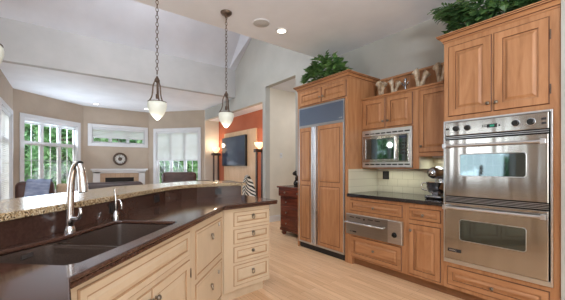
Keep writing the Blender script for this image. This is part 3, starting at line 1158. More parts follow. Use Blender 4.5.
def oven_door(z0, z1, wz0, wz1, hz):
    yw0, yw1 = 1.142, .655
    mb = MB()
    w, h = yl - yr, z1 - z0
    x = X0 - .002
    # outer slab with a window opening
    O = Vector((x, yl, z0))
    mb.rings(O, UY, UZ, NX, w, h, [(0, 0, 0), (0, .036, 0), (.004, .04, 0)])
    mb.f.pop(-2)
    mb.m.pop(-2)
    # face around the window (rounded opening)
    b = len(mb.v)
    a0, a1, c0, c1, r = yl - yw0, yl - yw1, wz0 - z0, wz1 - z0, .022
    hole = []
    for (cx, cy), t0 in (((a1 - r, c1 - r), 0), ((a0 + r, c1 - r), 90), ((a0 + r, c0 + r), 180), ((a1 - r, c0 + r), 270)):
        hole += arc((cx, cy), r, math.radians(t0), math.radians(t0 + 90), 5)
    sub = MB().prism([(.004, .004), (w - .004, .004), (w - .004, h - .004), (.004, h - .004)], .0395, .04, 0, [hole])
    for p in sub.v:
        mb.v.append(O + UY * p.x + UZ * p.y + NX * p.z)
    for f in sub.f:
        mb.f.append([i + b for i in f])
        mb.m.append(0)
    d = part(t, 'door', mb, 'steel')
    sub = MB().prism(hole, .028, .0385)
    g = MB()
    g.add([O + UY * p.x + UZ * p.y + NX * p.z for p in sub.v], sub.f)
    part(d, 'window', g, 'ovenglass', label='dark mirrored oven window')
    rim = [O + UY * p[0] + UZ * p[1] + NX * .0405 for p in hole]
    mbr = MB().tube(rim + [rim[0]], .0035, 6)
    part(d, 'window_rim', mbr, 'steeltrim', smooth=60)
    hb = MB().tube([(X0 - .09, yl - .005, hz), (X0 - .09, yr + .005, hz)], .0125, 14)
    hd = part(d, 'handle', hb, 'steeltrim', smooth=40)
    for y in (yl - .02, yr + .02):
        part(hd, 'bracket', MB().box(X0 - .106, X0 - .042, y - .016, y + .016, hz - .02, hz + .02), 'steeltrim', bevel=.003)
    return d


oven_door(.990, 1.523, 1.183, 1.384, 1.463)
d = oven_door(.388, .926, .583, .776, .885)
badge(d, 1.245, 1.13, .462, .492, X0 - .0425)

# ------------------------------------------------------------------ island
E2 = Vector((.681, .732, 0)).normalized()
N2 = Vector((-E2.y, E2.x, 0))
P0 = Vector((0, 1.134, 0))


def isl(s, w, z=0.):
    return P0 + E2 * s + N2 * w + Vector((0, 0, z))


wall_path = [isl(-1.2, .56), isl(.3, .563), isl(.6, .572), isl(1.16, .612), isl(1.6, .645), isl(1.86, .655), (1.0, 3.12, 0), (1.2, 3.19, 0), (1.45, 3.19, 0), (1.74, 3.14, 0)]
wall_path = [(Vector(p).x, Vector(p).y) for p in wall_path]


def offset(path, d):
    n = len(path)
    P = [Vector(p) for p in path]
    out = []
    for i in range(n):
        ds = []
        if i > 0:
            ds.append((P[i] - P[i - 1]).normalized())
        if i < n - 1:
            ds.append((P[i + 1] - P[i]).normalized())
        ns = [Vector((-q.y, q.x)) for q in ds]
        b = ns[0] if len(ns) == 1 else (ns[0] + ns[1]) / ((ns[0] + ns[1]).dot(ns[0]))
        p = P[i] + b * d
        out.append((p.x, p.y))
    return out


def rounded_rect(s0, s1, w0, w1, r, n=4):
    pts = []
    for (cx, cy), t0 in (((s1 - r, w1 - r), 0), ((s0 + r, w1 - r), 90), ((s0 + r, w0 + r), 180), ((s1 - r, w0 + r), 270)):
        pts += arc((cx, cy), r, math.radians(t0), math.radians(t0 + 90), n)
    return pts


# sink opening: left bowl shallower than the right one, back edge stepping in a soft curve
SINK = [(.905, .075), (.93, .10), (.93, .455), (.905, .48), (.75, .482), (.64, .475), (.56, .468), (.48, .47), (.40, .487), (.3, .505), (.2, .515), (.135, .51), (.115, .48), (.115, .11), (.15, .077), (.5, .072)]
sink_xy = [(isl(s, w).x, isl(s, w).y) for s, w in SINK]
wp = offset(wall_path, -.001)
ctr = [(.016, -.55), (.016, 1.128), (1.136, 2.357), (1.785, 2.438), (1.768, 3.12)] + wp[::-1][1:] + [(-.86, -.55)]
ctr[-2] = (-.86, .6)
cp_ = [p for p in ctr]
mb = MB().prism(cp_, .898, .92, 0, [sink_xy])
ct = solo('island_countertop', mb, 'counter', 'glossy dark brown island countertop around the sink', 'countertop', bevel=.009, segs=3)
edge = [(.012, -.54), (.012, 1.13), (1.134, 2.361), (1.781, 2.442), (1.764, 3.10)]
inner = offset(edge, .05)
part(ct, 'built_up_edge', MB().prism(edge + inner[::-1], .878, .8978), 'counter', bevel=.005)

# sink bowls
t = thing('sink', isl(.54, .26, .7), 'dark brown undermount double-bowl sink set into the island countertop', 'sink')


def bowl(s0, s1, w0, w1a, w1b, depth):
    mb = MB()
    ring0 = [(s1 - .02, w0), (s1, w0 + .025), (s1, w1b - .025), (s1 - .025, w1b), ((s0 + s1) / 2, (w1a + w1b) / 2 + .004), (s0 + .025, w1a), (s0, w1a - .025), (s0, w0 + .025), (s0 + .025, w0)]
    cs = sum(p[0] for p in ring0) / len(ring0)
    cw = sum(p[1] for p in ring0) / len(ring0)
    vs, fs = [], []
    levels = [(1.0, .897), (.985, .85), (.97, .92 - depth + .03), (.93, .92 - depth + .006), (.85, .92 - depth)]
    for k, z in levels:
        for a, b in ring0:
            vs.append(isl(cs + (a - cs) * k, cw + (b - cw) * k, z))
    n = len(ring0)
    for i in range(len(levels) - 1):
        for j in range(n):
            a, b = i * n + j, i * n + (j + 1) % n
            fs.append((a, a + n, b + n, b))
    fs.append(tuple(range((len(levels) - 1) * n, len(levels) * n)))
    mb.add(vs, fs)
    return mb


b1 = part(t, 'bowl', bowl(.118, .428, .08, .512, .475, .2), 'sink', smooth=50, fixn=False)
b2 = part(t, 'bowl', bowl(.458, .928, .078, .468, .48, .23), 'sink', smooth=50, fixn=False)
mb = MB()
mb.obox(P0, E2, N2, UZ, .426, .46, .082, .468, .72, .893)
part(t, 'divider', mb, 'sink', bevel=.01, segs=3)
mb = MB()
out_ = [(s + (s - .54) * .03, w + (w - .26) * .06) for s, w in SINK]
mb.prism([(isl(s, w).x, isl(s, w).y) for s, w in out_],   .882, .8974, 0, [[(isl(s, w).x, isl(s, w).y) for s, w in SINK]])
part(t, 'rim', mb, 'sink')
for bo, s_, w_, z_ in ((b1, .29, .25, .7215), (b2, .69, .25, .6915)):
    part(bo, 'drain', MB().lathe(isl(s_, w_, z_), [(.045, 0), (.045, .002), (.036, .004), (.03, .001), (.001, .001)], 20), 'chrome', smooth=40)
mb = MB().obox(P0, E2, N2, UZ, .30, .352, .478, .483, .866, .884)
part(b1, 'maker_tag', mb, 'steeltrim', label='small silver tag on the bowl wall')

# faucet
t = thing('faucet', isl(.612, .536, .92), 'tall chrome kitchen faucet arching over the double sink', 'faucet')
fb = isl(.612, .536)
D = -N2      # spout runs over the bowl
mb = MB().lathe(isl(.612, .536, .92), [(.027, 0), (.027, .012), (.023, .02), (.02, .03)], 20)
part(t, 'base', mb, 'chrome', smooth=40)
prof = [(0, .945), (.001, 1.0), (.003, 1.08), (.007, 1.16), (.014, 1.22), (.026, 1.264), (.043, 1.287), (.056, 1.283)]
rad = [.021, .0195, .018, .017, .0165, .0165, .0165, .0175]
pts = smooth_path([fb + D * a + UZ * z for a, z in prof], 4)
rr = [rad[min(int(i / 4), 7)] + (rad[min(int(i / 4) + 1, 7)] - rad[min(int(i / 4), 7)]) * (i % 4) / 4 for i in range(len(pts))]
part(t, 'spout', MB().tube(pts, rr, 16), 'chrome', smooth=50)
hp = [(.057, 1.282), (.065, 1.258), (.071, 1.22), (.076, 1.175), (.079, 1.135)]
pts = [fb + D * a + UZ * z for a, z in hp]
sh = part(t, 'spray_head', MB().tube(pts, [.018, .0195, .021, .0235, .0245], 16), 'chrome', smooth=50)
part(sh, 'nozzle', MB().tube([pts[-1] + Vector((0, 0, .001)), pts[-1] + D * .001 - UZ * .006], .02, 14), 'black')
part(sh, 'collar', MB().tube([pts[0] - D * .006 + UZ * .003, pts[0] + D * .004 - UZ * .004], .0205, 14), 'slot')
hub = fb + UZ * .985
hpts = smooth_path([hub + E2 * .0 + D * .012, hub + D * .045 + UZ * .002, hub + D * .062 + UZ * .02, hub + D * .064 + UZ * .05, hub + D * .056 + UZ * .058], 4)
part(t, 'lever_handle', MB().tube(hpts, [.014, .014, .014, .014, .013, .012, .011, .01, .01, .009, .009, .008, .008, .007, .007, .006, .006], 10), 'chrome', smooth=50)

# soap dispenser
sp = isl(1.0, .55)
t = thing('soap_dispenser', sp + UZ * .92, 'small chrome soap dispenser on the island counter, behind the right sink bowl', 'soap dispenser')
part(t, 'base', MB().lathe(sp + UZ * .92, [(.019, 0), (.019, .03), (.015, .036), (.012, .05)], 16), 'chrome', smooth=40)
pts = smooth_path([sp + UZ * .965, sp + UZ * 1.03, sp + UZ * 1.09 - D * .003, sp + UZ * 1.12], 4)
part(t, 'pump_stem', MB().tube(pts, .0065, 10), 'chrome', smooth=50)
pts = smooth_path([sp + UZ * 1.035 + D * .002, sp + UZ * 1.045 + D * .025, sp + UZ * 1.02 + D * .04, sp + UZ * .985 + D * .042], 4)
part(t, 'nozzle', MB().tube(pts, .0055, 8), 'chrome', smooth=50)

# island cabinet units
FW = .03


def ifront(par, name, s0, s1, z0, z1, style, pull=None, lock=None, knob=None):
    mb = MB()
    O = isl(s0, FW + .010, z0)
    t_ = .018
    w, h = s1 - s0, z1 - z0
    if style == 'door':
        mb.rings(O, E2, UZ, -N2, w, h, [(0, 0, 1), (0, t_ - .003, 1), (.005, t_, 1), (.007, t_, 0), (.05, t_, 0), (.053, t_ - .007, 1), (.06, t_ - .007, 1), (.064, t_ - .006, 0), (.095, t_, 0)])
    elif style == 'slab':
        mb.rings(O, E2, UZ, -N2, w, h, [(0, 0, 1), (0, t_ - .004, 1), (.006, t_, 1), (.008, t_, 0), (.02, t_, 0), (.022, t_ - .005, 1), (.027, t_ - .005, 1), (.03, t_ - .002, 0)])
    else:
        mb.rings(O, E2, UZ, -N2, w, h, [(0, 0, 1), (0, t_ - .003, 1), (.005, t_, 1), (.007, t_, 0), (.035, t_, 0), (.038, t_ - .006, 1), (.044, t_ - .006, 1), (.047, t_ - .005, 0), (.062, t_, 0)])
    d = part(par, name, mb, ['cream', 'creamglaze'])
    if pull:
        ring_pull(d, isl(pull[0], FW - .008, pull[1]), -N2)
    if lock:
        part(d, 'lock', MB().tube([isl(lock[0] - .005, FW - .012, lock[1] - .014), isl(lock[0] + .005, FW - .012, lock[1] + .014)], .006, 8), 'nickel', label='small oblong nickel catch')
    if knob:
        part(d, 'knob', knob_mb(isl(knob[0], FW - .008, knob[1]), -N2), 'nickel', smooth=50)
    return d


def ring_pull(d, o, n):
    mb = MB().lathe(o, [(.013, 0), (.013, .003), (.008, .006)], 12, n)
    mb.torus(o + n * .012 - UZ * .012, n, .015, .0038, 16, 6, stretch=1.6, along=UZ)
    mb.tube([o, o + n * .014], .005, 8)
    part(d, 'ring_pull', mb, 'nickel', smooth=50)


t = thing('sink_cabinet', isl(.5, .3, 0), 'cream glazed sink cabinet with a long false drawer over two doors', 'cabinet', 'cream island cabinets')
mb = MB()
mb.obox(P0, E2, N2, UZ, .035, 1.03, FW, FW + .02, .1, .876)
mb.obox(P0, E2, N2, UZ, .035, .055, FW + .02, .5, .1, .876)
mb.obox(P0, E2, N2, UZ, 1.01, 1.03, FW + .02, .5, .1, .876)
mb.obox(P0, E2, N2, UZ, .055, 1.01, FW + .02, .5, .1, .12)
part(t, 'body', mb, 'cream')
part(t, 'toe_kick', MB().obox(P0, E2, N2, UZ, .05, 1.03, FW + .06, FW + .08, 0, .1), 'cream')
ifront(t, 'false_drawer', .085, .992, .69, .845, 'drawer')
ifront(t, 'door', .085, .535, .11, .66, 'door', knob=(.505, .61))
d = ifront(t, 'door', .54, .992, .11, .66, 'door', knob=(.57, .60))
part(d, 'hinge', MB().tube([isl(.998, FW - .01, .54), isl(.998, FW - .01, .6)], .005, 8), 'nickel')

t = thing('wide_drawer_cabinet', isl(1.38, .3, 0), 'cream glazed cabinet with two deep drawers right of the sink', 'cabinet', 'cream island cabinets')
mb = MB()
mb.obox(P0, E2, N2, UZ, 1.032, 1.728, FW, .52, .1, .876)
part(t, 'body', mb, 'cream')
part(t, 'toe_kick', MB().obox(P0, E2, N2, UZ, 1.032, 1.70, FW + .06, FW + .08, 0, .1), 'cream')
ifront(t, 'drawer', 1.09, 1.672, .487, .822, 'slab', pull=(1.40, .725), lock=(1.575, .775))
ifront(t, 'drawer', 1.09, 1.672, .11, .452, 'slab', pull=(1.395, .325), lock=(1.565, .37))

# corner stack of four drawers
A3 = Vector((1.161, 2.424, 0))
U3 = Vector((.995, .0965, 0)).normalized()
V3 = Vector((-U3.y, U3.x, 0))


def stk(s, w, z):
    return A3 + U3 * s + V3 * w + UZ * z


t = thing('drawer_stack_cabinet', stk(.28, .3, 0), 'cream glazed island end cabinet with a stack of four drawers', 'cabinet', 'cream island cabinets')
mb = MB().prism([(stk(.004, 0, 0).x, stk(.004, 0, 0).y), (stk(.546, 0, 0).x, stk(.546, 0, 0).y), (1.70, 3.08), (1.18, 3.1), (stk(.004, 0, 0).x - .09, 2.56)], .1, .876)
part(t, 'body', mb, 'cream', bevel=.003)
mb = MB().prism([(stk(.0, .05, 0).x, stk(.0, .05, 0).y), (stk(.5, .05, 0).x, stk(.5, .05, 0).y), (1.65, 3.04), (1.2, 3.04)], 0, .1)
part(t, 'toe_kick', mb, 'cream')
for k, (z0, z1) in enumerate(((.703, .838), (.538, .675), (.362, .51), (.142, .336))):
    mb = MB()
    t_ = .018
    mb.rings(stk(.105, .010, z0), U3, UZ, -V3, .43, z1 - z0, [(0, 0, 1), (0, t_ - .003, 1), (.005, t_, 1), (.007, t_, 0), (.035, t_, 0), (.038, t_ - .006, 1), (.045, t_ - .006, 1), (.048, t_ - .005, 0), (.058, t_, 0)])
    d = part(t, 'drawer', mb, ['cream', 'creamglaze'])
    if k == 2:
        part(d, 'knob', knob_mb(stk(.325, -.008, (z0 + z1) / 2 + .01), -V3, .014).torus(stk(.325, -.011, (z0 + z1) / 2 + .01), -V3, .014, .003, 14, 6), 'nickel', smooth=50)
    else:
        ring_pull(d, stk(.325, -.008, (z0 + z1) / 2 + .022 * (1 if k < 2 else .8)), -V3)

# side of the island facing the cook's aisle at the near end (below the near countertop)
t = thing('island_end_cabinet', (-.4, .3, 0), 'cream island cabinet under the near end of the dark countertop', 'cabinet', 'cream island cabinets')
part(t, 'body', MB().prism([(-.02, -.5), (-.02, 1.12), (-.3, 1.40), (-.58, 1.1), (-.58, -.5)], .1, .876), 'cream')
part(t, 'toe_kick', MB().prism([(-.09, -.45), (-.09, 1.05), (-.3, 1.28), (-.52, 1.05), (-.52, -.45)], 0, .1), 'cream')

# raised bar: dark faced knee wall and granite top
back = offset(wall_path, .12)
t = thing('bar_wall', ((wall_path[4][0]), wall_path[4][1], 0), 'dark faced half wall that carries the raised granite bar', 'half wall')
part(t, 'facing', MB().prism(wall_path + offset(wall_path, .02)[::-1], .0, 1.033), 'barface')
part(t, 'core', MB().prism(offset(wall_path, .021) + back[::-1], .0, 1.033), 'taupe')
bar_f = offset(wall_path, -.022)
bar_f[-1] = (1.80, 3.125)
bk = [isl(-1.2, 1.08), isl(.3, 1.08), isl(.9, 1.1), isl(1.5, 1.16), isl(1.85, 1.2)]
bk = [(p.x, p.y) for p in bk] + [(.98, 3.66), (1.25, 3.84), (1.5, 3.86), (1.9, 3.80)]
mb = MB().prism(bar_f + bk[::-1], 1.034, 1.07)
solo('granite_bar_top', mb, 'granite', 'curved gold speckled granite bar top above the sink counter', 'bar top', bevel=.006)

for (s, wv, lab) in ((.98, .60, 'dark outlet on the bar wall beside the soap dispenser'), (1.62, .645, 'dark outlet on the bar wall midway between sink and island end')):
    pass


def outlet_on(i, f_, z, label):
    a, b = Vector((*wall_path[i], 0)), Vector((*wall_path[i + 1], 0))
    u = (b - a).normalized()
    n = Vector((u.y, -u.x, 0))
    c = a + (b - a) * f_
    t = thing('outlet', c + n * .001 + UZ * z, label, 'outlet', 'black outlets')
    part(t, 'cover_plate', MB().obox(c, u, UZ, n, -.045, .045, z - .035, z + .035, .0005, .006), 'black', bevel=.002)
    part(t, 'socket', MB().obox(c, u, UZ, n, -.03, -.006, z - .018, z + .018, .006, .008).obox(c, u, UZ, n, .006, .03, z - .018, z + .018, .006, .008), 'slot')


outlet_on(2, .80, .985, 'black outlet on the dark bar wall beside the soap dispenser')
outlet_on(4, .35, .975, 'black outlet on the dark bar wall midway along the bar')
outlet_on(8, .0, .975, 'black outlet on the dark bar wall near the island end')

# ------------------------------------------------------------------ pendants
PEND = [((-.343, 2.12), 'pendant lamp partly cut off at the left edge, over the near bar end'), ((.733, 3.024), 'pendant lamp hanging in front of the family room fireplace, over the middle of the bar'), ((1.533, 3.134), 'pendant lamp with its ceiling canopy in view, over the far end of the bar')]
t = thing('pendant_lamp', (0, 0, 1.73), PEND[0][1], 'pendant lamp', 'pendant lamps over the bar')
part(t, 'canopy', MB().lathe((0, 0, 3.1), [(.068, 0), (.066, -.012), (.05, -.03), (.02, -.042), (.012, -.06)], 20), 'bronze', smooth=50)
mb = MB()
z = 3.04
i = 0
while z > 2.165:
    mb.torus((0, 0, z), (1, 0, 0) if i % 2 else (0, 1, 0), .0125, .0032, 12, 5, stretch=1.75, along=(0, 0, 1))
    z -= .0365
    i += 1
part(t, 'chain', mb, 'bronze', smooth=60)
mb = MB().lathe((0, 0, 2.09), [(.006, .075), (.012, .06), (.02, .045), (.026, .035), (.026, .022), (.012, .014), (.007, 0), (.006, -.1), (.014, -.11), (.014, -.15)], 14)
part(t, 'hub', mb, 'bronze', smooth=50)
mb = MB()
for k in range(3):
    a = k * 2.094 + .5
    d = Vector((math.cos(a), math.sin(a), 0))
    mb.tube(smooth_path([d * .02 + UZ * 2.118, d * .038 + UZ * 2.07, d * .042 + UZ * 2.02, d * .052 + UZ * 1.96, d * .082 + UZ * 1.908], 4), .0065, 8)
part(t, 'arms', mb, 'bronze', smooth=60)
part(t, 'ring', MB().torus((0, 0, 1.908), (0, 0, 1), .083, .004, 28, 8), 'bronze', smooth=60)
part(t, 'glass_bowl', MB().lathe((0, 0, 1.73), [(.002, 0), (.012, .002), (.026, .014), (.047, .036), (.066, .064), (.081, .098), (.089, .13), (.09, .152), (.086, .17), (.076, .182), (.06, .186), (.05, .187)], 28), 'globe', smooth=60, label='frosted white glass bowl')
t.location = (*PEND[0][0], 1.73)
for (x, y), lab in PEND[1:]:
    copy_tree(t, (x, y, 1.73), label=lab)
for (x, y), lab in PEND:
    light('pendant_bulb', 'POINT', (x, y, 1.68), None, 3, (1, .93, .82), .05)

# ------------------------------------------------------------------ ceiling fittings


def downlight(x, y, z, label, power=12):
    t = thing('recessed_light', (x, y, z), label, 'recessed light', 'recessed ceiling lights')
    part(t, 'trim_ring', MB().lathe((x, y, z), [(.085, 0), (.085, -.006), (.06, -.008)], 24), 'white', smooth=50)
    part(t, 'lens', MB().lathe((x, y, z - .0085), [(.058, 0), (.05, -.003), (.001, -.004)], 20), 'bulb')
    light('recessed_bulb', 'SPOT', (x, y, z - .03), (x, y, 0), power, (1, .95, .87), .06, spot=130, blend=1)


downlight(2.33, 3.1, CEIL, 'lit recessed ceiling light beside the ceiling speaker')
downlight(.745, 10.0, CEIL, 'lit recessed ceiling light over the left end of the fireplace wall', 6)
downlight(2.08, 9.9, CEIL, 'lit recessed ceiling light over the right end of the fireplace wall', 6)
t = thing('ceiling_speaker', (2.0, 3.09, CEIL), 'round grey speaker grille set in the ceiling beside the recessed light', 'speaker')
part(t, 'grille', MB().lathe((2.0, 3.09, CEIL), [(.1, 0), (.1, -.008), (.085, -.014), (.001, -.018)], 28), 'speaker', smooth=50)
part(t, 'rim', MB().torus((2.0, 3.09, CEIL - .004), (0, 0, 1), .105, .007, 32, 6), 'white', smooth=60)

# ------------------------------------------------------------------ fireplace and clock
YF = 10.55
t = thing('fireplace', (1.43, YF, 0), 'white mantel fireplace with beige tile border on the far wall', 'fireplace')
mb = MB()
mb.box(.70, .88, YF - .12, YF - .002, 0, 1.1)
mb.box(1.97, 2.15, YF - .12, YF - .002, 0, 1.1)
mb.box(.70, 2.15, YF - .12, YF - .002, 1.06, 1.1)
mb.box(.68, 2.17, YF - .15, YF - .002, 1.1, 1.15)
mb.box(.64, 2.21, YF - .22, YF - .002, 1.15, 1.2)
part(t, 'mantel', mb, 'white', bevel=.006)
mb = MB()
mb.box(.881, 1.02, YF - .06, YF - .002, 0, 1.059)
mb.box(1.83, 1.969, YF - .06, YF - .002, 0, 1.059)
mb.box(1.02, 1.83, YF - .06, YF - .002, .92, 1.059)
part(t, 'tile_border', mb, 'firetile')
part(t, 'firebox', MB().box(1.021, 1.829, YF - .03, YF - .004, .0, .919), 'firebox')
t = thing('wall_clock', (1.432, YF, 1.32), 'round dark rimmed clock on the wall above the mantel', 'clock')
cz = 1.51
part(t, 'rim', MB().torus((1.432, YF - .03, cz), (0, 1, 0), .175, .03, 32, 8), 'bronze', smooth=60)
part(t, 'dial', MB().lathe((1.432, YF - .002, cz), [(.175, 0), (.175, .02), (.001, .021)], 32, (0, -1, 0)), 'dial')
mb = MB()
for k in range(12):
    a = k * math.pi / 6
    c = Vector((1.432 + .13 * math.sin(a), YF - .025, cz + .13 * math.cos(a)))
    r_ = Vector((math.sin(a), 0, math.cos(a)))
    mb.obox(c, r_, Vector((r_.z, 0, -r_.x)), (0, -1, 0), -.02, .02, -.006, .006, 0, .002)
part(t, 'hour_marks', mb, 'black')
part(t, 'hands', MB().tube([(1.432, YF - .03, cz), (1.5, YF - .03, cz + .05)], .007, 6).tube([(1.432, YF - .03, cz), (1.40, YF - .03, cz + .12)], .006, 6), 'black')
part(t, 'centre_disc', MB().lathe((1.432, YF - .023, cz), [(.06, 0), (.055, .003), (.001, .004)], 20, (0, -1, 0)), 'bronze')

# ------------------------------------------------------------------ tv alcove
t = thing('tv_panel', (4.08, 7.5, 0), 'pale oak wall panel standing behind the tv on the orange wall', 'panel')
mb = MB()
for i in range(5):
    a = 6.53 + i * .384
    mb.box(4.055, 4.098, a, a + .381, .1, 2.3)
part(t, 'boards', mb, 'tvwood', bevel=.002)
t = thing('television', (4.02, 7.78, 1.29), 'flat dark television mounted on the pale oak panel', 'television')
part(t, 'body', MB().box(3.985, 4.053, 6.98, 8.45, 1.285, 2.16), 'black', bevel=.004)
part(t, 'screen', MB().box(3.982, 3.985, 7.01, 8.42, 1.325, 2.135), 'screen')

t = thing('floor_lamp', (0, 0, 0), 'lit torchiere floor lamp left of the tv, beside the bay window', 'floor lamp', 'torchiere lamps by the tv')
part(t, 'base', MB().box(-.15, .15, -.12, .12, 0, .04), 'darkwood', bevel=.01)
part(t, 'post', MB().box(-.1, -.06, -.025, .025, .04, 1.62), 'darkwood', bevel=.004)
part(t, 'post', MB().box(.06, .1, -.025, .025, .04, 1.62), 'darkwood', bevel=.004)
part(t, 'cross_block', MB().box(-.14, .14, -.05, .05, 1.62, 1.7), 'darkwood', bevel=.006)
part(t, 'bowl', MB().lathe((0, 0, 1.7), [(.03, 0), (.04, .02), (.07, .05), (.11, .1), (.13, .16), (.125, .162), (.1, .1), (.06, .06), (.001, .06)], 24), 'torch', smooth=60, label='glowing amber glass bowl')
t.location = (3.86, 8.62, 0)
t2 = copy_tree(t, (3.84, 6.02, 0), label='lit torchiere floor lamp at the right end of the tv alcove')
light('torchiere_bulb', 'POINT', (3.86, 8.62, 1.95), None, 8, (1, .82, .6), .06)
light('torchiere_bulb', 'POINT', (3.84, 6.02, 1.95), None, 8, (1, .82, .6), .06)

# ------------------------------------------------------------------ family room seating


def soft_box(x0, x1, y0, y1, z0, z1, r=.06, n=3):
    """a cushion-like rounded box"""
    bm = bmesh.new()
    bmesh.ops.create_cube(bm, size=1)
    for v in bm.verts:
        v.co = Vector(((x0 + x1) / 2 + v.co.x * (x1 - x0), (y0 + y1) / 2 + v.co.y * (y1 - y0), (z0 + z1) / 2 + v.co.z * (z1 - z0)))
    bmesh.ops.bevel(bm, geom=list(bm.edges), offset=min(r, (x1 - x0) * .45, (y1 - y0) * .45, (z1 - z0) * .45), segments=n, profile=.5, affect='EDGES')
    bm.verts.index_update()
    mb = MB()
    mb.add([v.co.copy() for v in bm.verts], [[v.index for v in f.verts] for f in bm.faces])
    bm.free()
    return mb


def merge(*mbs):
    r = MB()
    for m in mbs:
        b = len(r.v)
        r.v += m.v
        for f, mi in zip(m.f, m.m):
            r.f.append([i + b for i in f])
            r.m.append(mi)
    return r


def rotz(mb, a):
    c, s = math.cos(a), math.sin(a)
    for p in mb.v:
        x, y = p.x, p.y
        p.x, p.y = c * x - s * y, s * x + c * y
    return mb


def sofa(loc, rz, w, hb, mat, label, seats, name='sofa', cat='sofa', slope=.1, inset=.04):
    t = thing(name, (0, 0, 0), label, cat, 'leather seats of the family room')
    dpt = .9
    part(t, 'base', soft_box(-w / 2 + .1, w / 2 - .1, -dpt / 2 + .02, dpt / 2, .08, .3, .03), mat, smooth=60)
    # rolled back: a leaning slab with a fat top
    b = soft_box(-w / 2 + inset, w / 2 - inset, -dpt / 2, -dpt / 2 + .26, .12, hb, .1, 4)
    for p in b.v:
        p.y -= slope * max(0, p.z - .45)
    part(t, 'backrest', b, mat, smooth=60)
    for sgn in (-1, 1):
        x = sgn * (w / 2 - .1)
        a = soft_box(x - .11, x + .11, -dpt / 2 + .05, dpt / 2 + .02, .08, .62, .09, 4)
        part(t, 'armrest', a, mat, smooth=60)
    sw = (w - .44) / seats
    for i in range(seats):
        x0 = -w / 2 + .22 + sw * i
        part(t, 'seat_cushion', soft_box(x0 + .005, x0 + sw - .005, -dpt / 2 + .2, dpt / 2, .3, .46, .05), mat, smooth=60)
        bc = soft_box(x0 + .01, x0 + sw - .01, -dpt / 2 + .2, -dpt / 2 + .4, .46, hb - .06, .07)
        for p in bc.v:
            p.y -= slope * max(0, p.z - .45)
        part(t, 'back_cushion', bc, mat, smooth=60)
    for sx in (-1, 1):
        for sy in (-1, 1):
            part(t, 'foot', MB().lathe((sx * (w / 2 - .18), sy * (dpt / 2 - .1), 0), [(.025, 0), (.035, .05), (.035, .085)], 10), 'darkwood')
    t.location = loc
    t.rotation_euler = (0, 0, rz)
    return t


sofa((-.42, 7.4, 0), .0, .96, 1.0, 'leather', 'brown leather armchair with a blue throw, in front of the wide window', 1, 'armchair', 'armchair', inset=.2)
sofa((.72, 6.6, 0), 0, 1.15, .98, 'fabric_dark', 'dark leather sofa in front of the fireplace', 2)
sofa((1.9, 5.95, 0), .05, 1.1, .995, 'fabric_dark', 'dark leather sofa behind the far part of the bar, in front of the shaded window', 2)
sofa((2.52, 8.15, 0), -.2, .95, 1.12, 'leather', 'brown high-back armchair in front of the shaded window', 1, 'armchair', 'armchair')
# throw over the brown seat, pillow beside it
t = thing('throw_blanket', (-.1, 7.05, .9), 'blue throw blanket draped over the back of the brown leather armchair', 'blanket')
mb = MB()
cols, rows = 10, 14
vs, fs = [], []
for j in range(rows + 1):
    f_ = j / rows
    for i in range(cols + 1):
        g_ = i / cols
        x = -.58 + .34 * g_ + .1 * f_
        if f_ < .45:
            y, z = 6.872 - .012 * math.sin(9 * g_), .62 + (f_ / .45) * .40
        elif f_ < .6:
            q = (f_ - .45) / .15
            y, z = 6.872 + .22 * q, 1.02 + .022 * math.sin(math.pi * q)
        else:
            q = (f_ - .6) / .4
            y, z = 7.092 + .012 * math.sin(8 * g_) + .05 * q, 1.02 - .4 * q
        vs.append((x, y, z + .008 * math.sin(13 * g_)))
for j in range(rows):
    for i in range(cols):
        a = j * (cols + 1) + i
        fs.append((a, a + 1, a + cols + 2, a + cols + 1))
mb.add(vs, fs)
o = part(t, 'cloth', mb, 'throw', smooth=60, fixn=False)
o.modifiers.new('cloth', 'SOLIDIFY').thickness = .012
o = solo('throw_pillow', soft_box(-.125, .07, 7.2, 7.33, .622, .93, .06, 4), 'pillow', 'beige pillow propped beside the blue throw by the wide window', 'pillow', smooth=60)

# zebra chair
t = thing('accent_chair', (2.96, 5.02, 0), 'zebra striped accent chair seen past the end of the bar', 'chair')
b = MB()
pr = [(0, .42, .2), (.02, .6, .24), (.05, .8, .23), (.08, .95, .17), (.1, 1.05, .08), (.105, 1.09, .02)]
vs, fs = [], []
for (yo, z, hw) in pr:
    for k in range(9):
        u = -1 + k / 4
        vs.append((2.98 + u * hw * .55, 5.02 + yo - .04 * u * u - .0, z))
    for k in range(9):
        u = 1 - k / 4
        vs.append((2.98 + u * hw * .55, 5.02 + yo + .07 - .02 * u * u, z))
n = 18
for i in range(len(pr) - 1):
    for k in range(n):
        a, c = i * n + k, i * n + (k + 1) % n
        fs.append((a, c, c + n, a + n))
fs.append(tuple(range(n)))
fs.append(tuple(range((len(pr) - 1) * n, len(pr) * n)))
b.add(vs, fs)
part(t, 'backrest', b, 'zebra', smooth=60)
part(t, 'seat', soft_box(2.75, 3.21, 4.62, 5.06, .36, .48, .05), 'zebra', smooth=60)
for x in (2.8, 3.16):
    for y in (4.68, 5.02):
        part(t, 'leg', MB().lathe((x, y, 0), [(.015, 0), (.025, .36)], 10), 'darkwood')

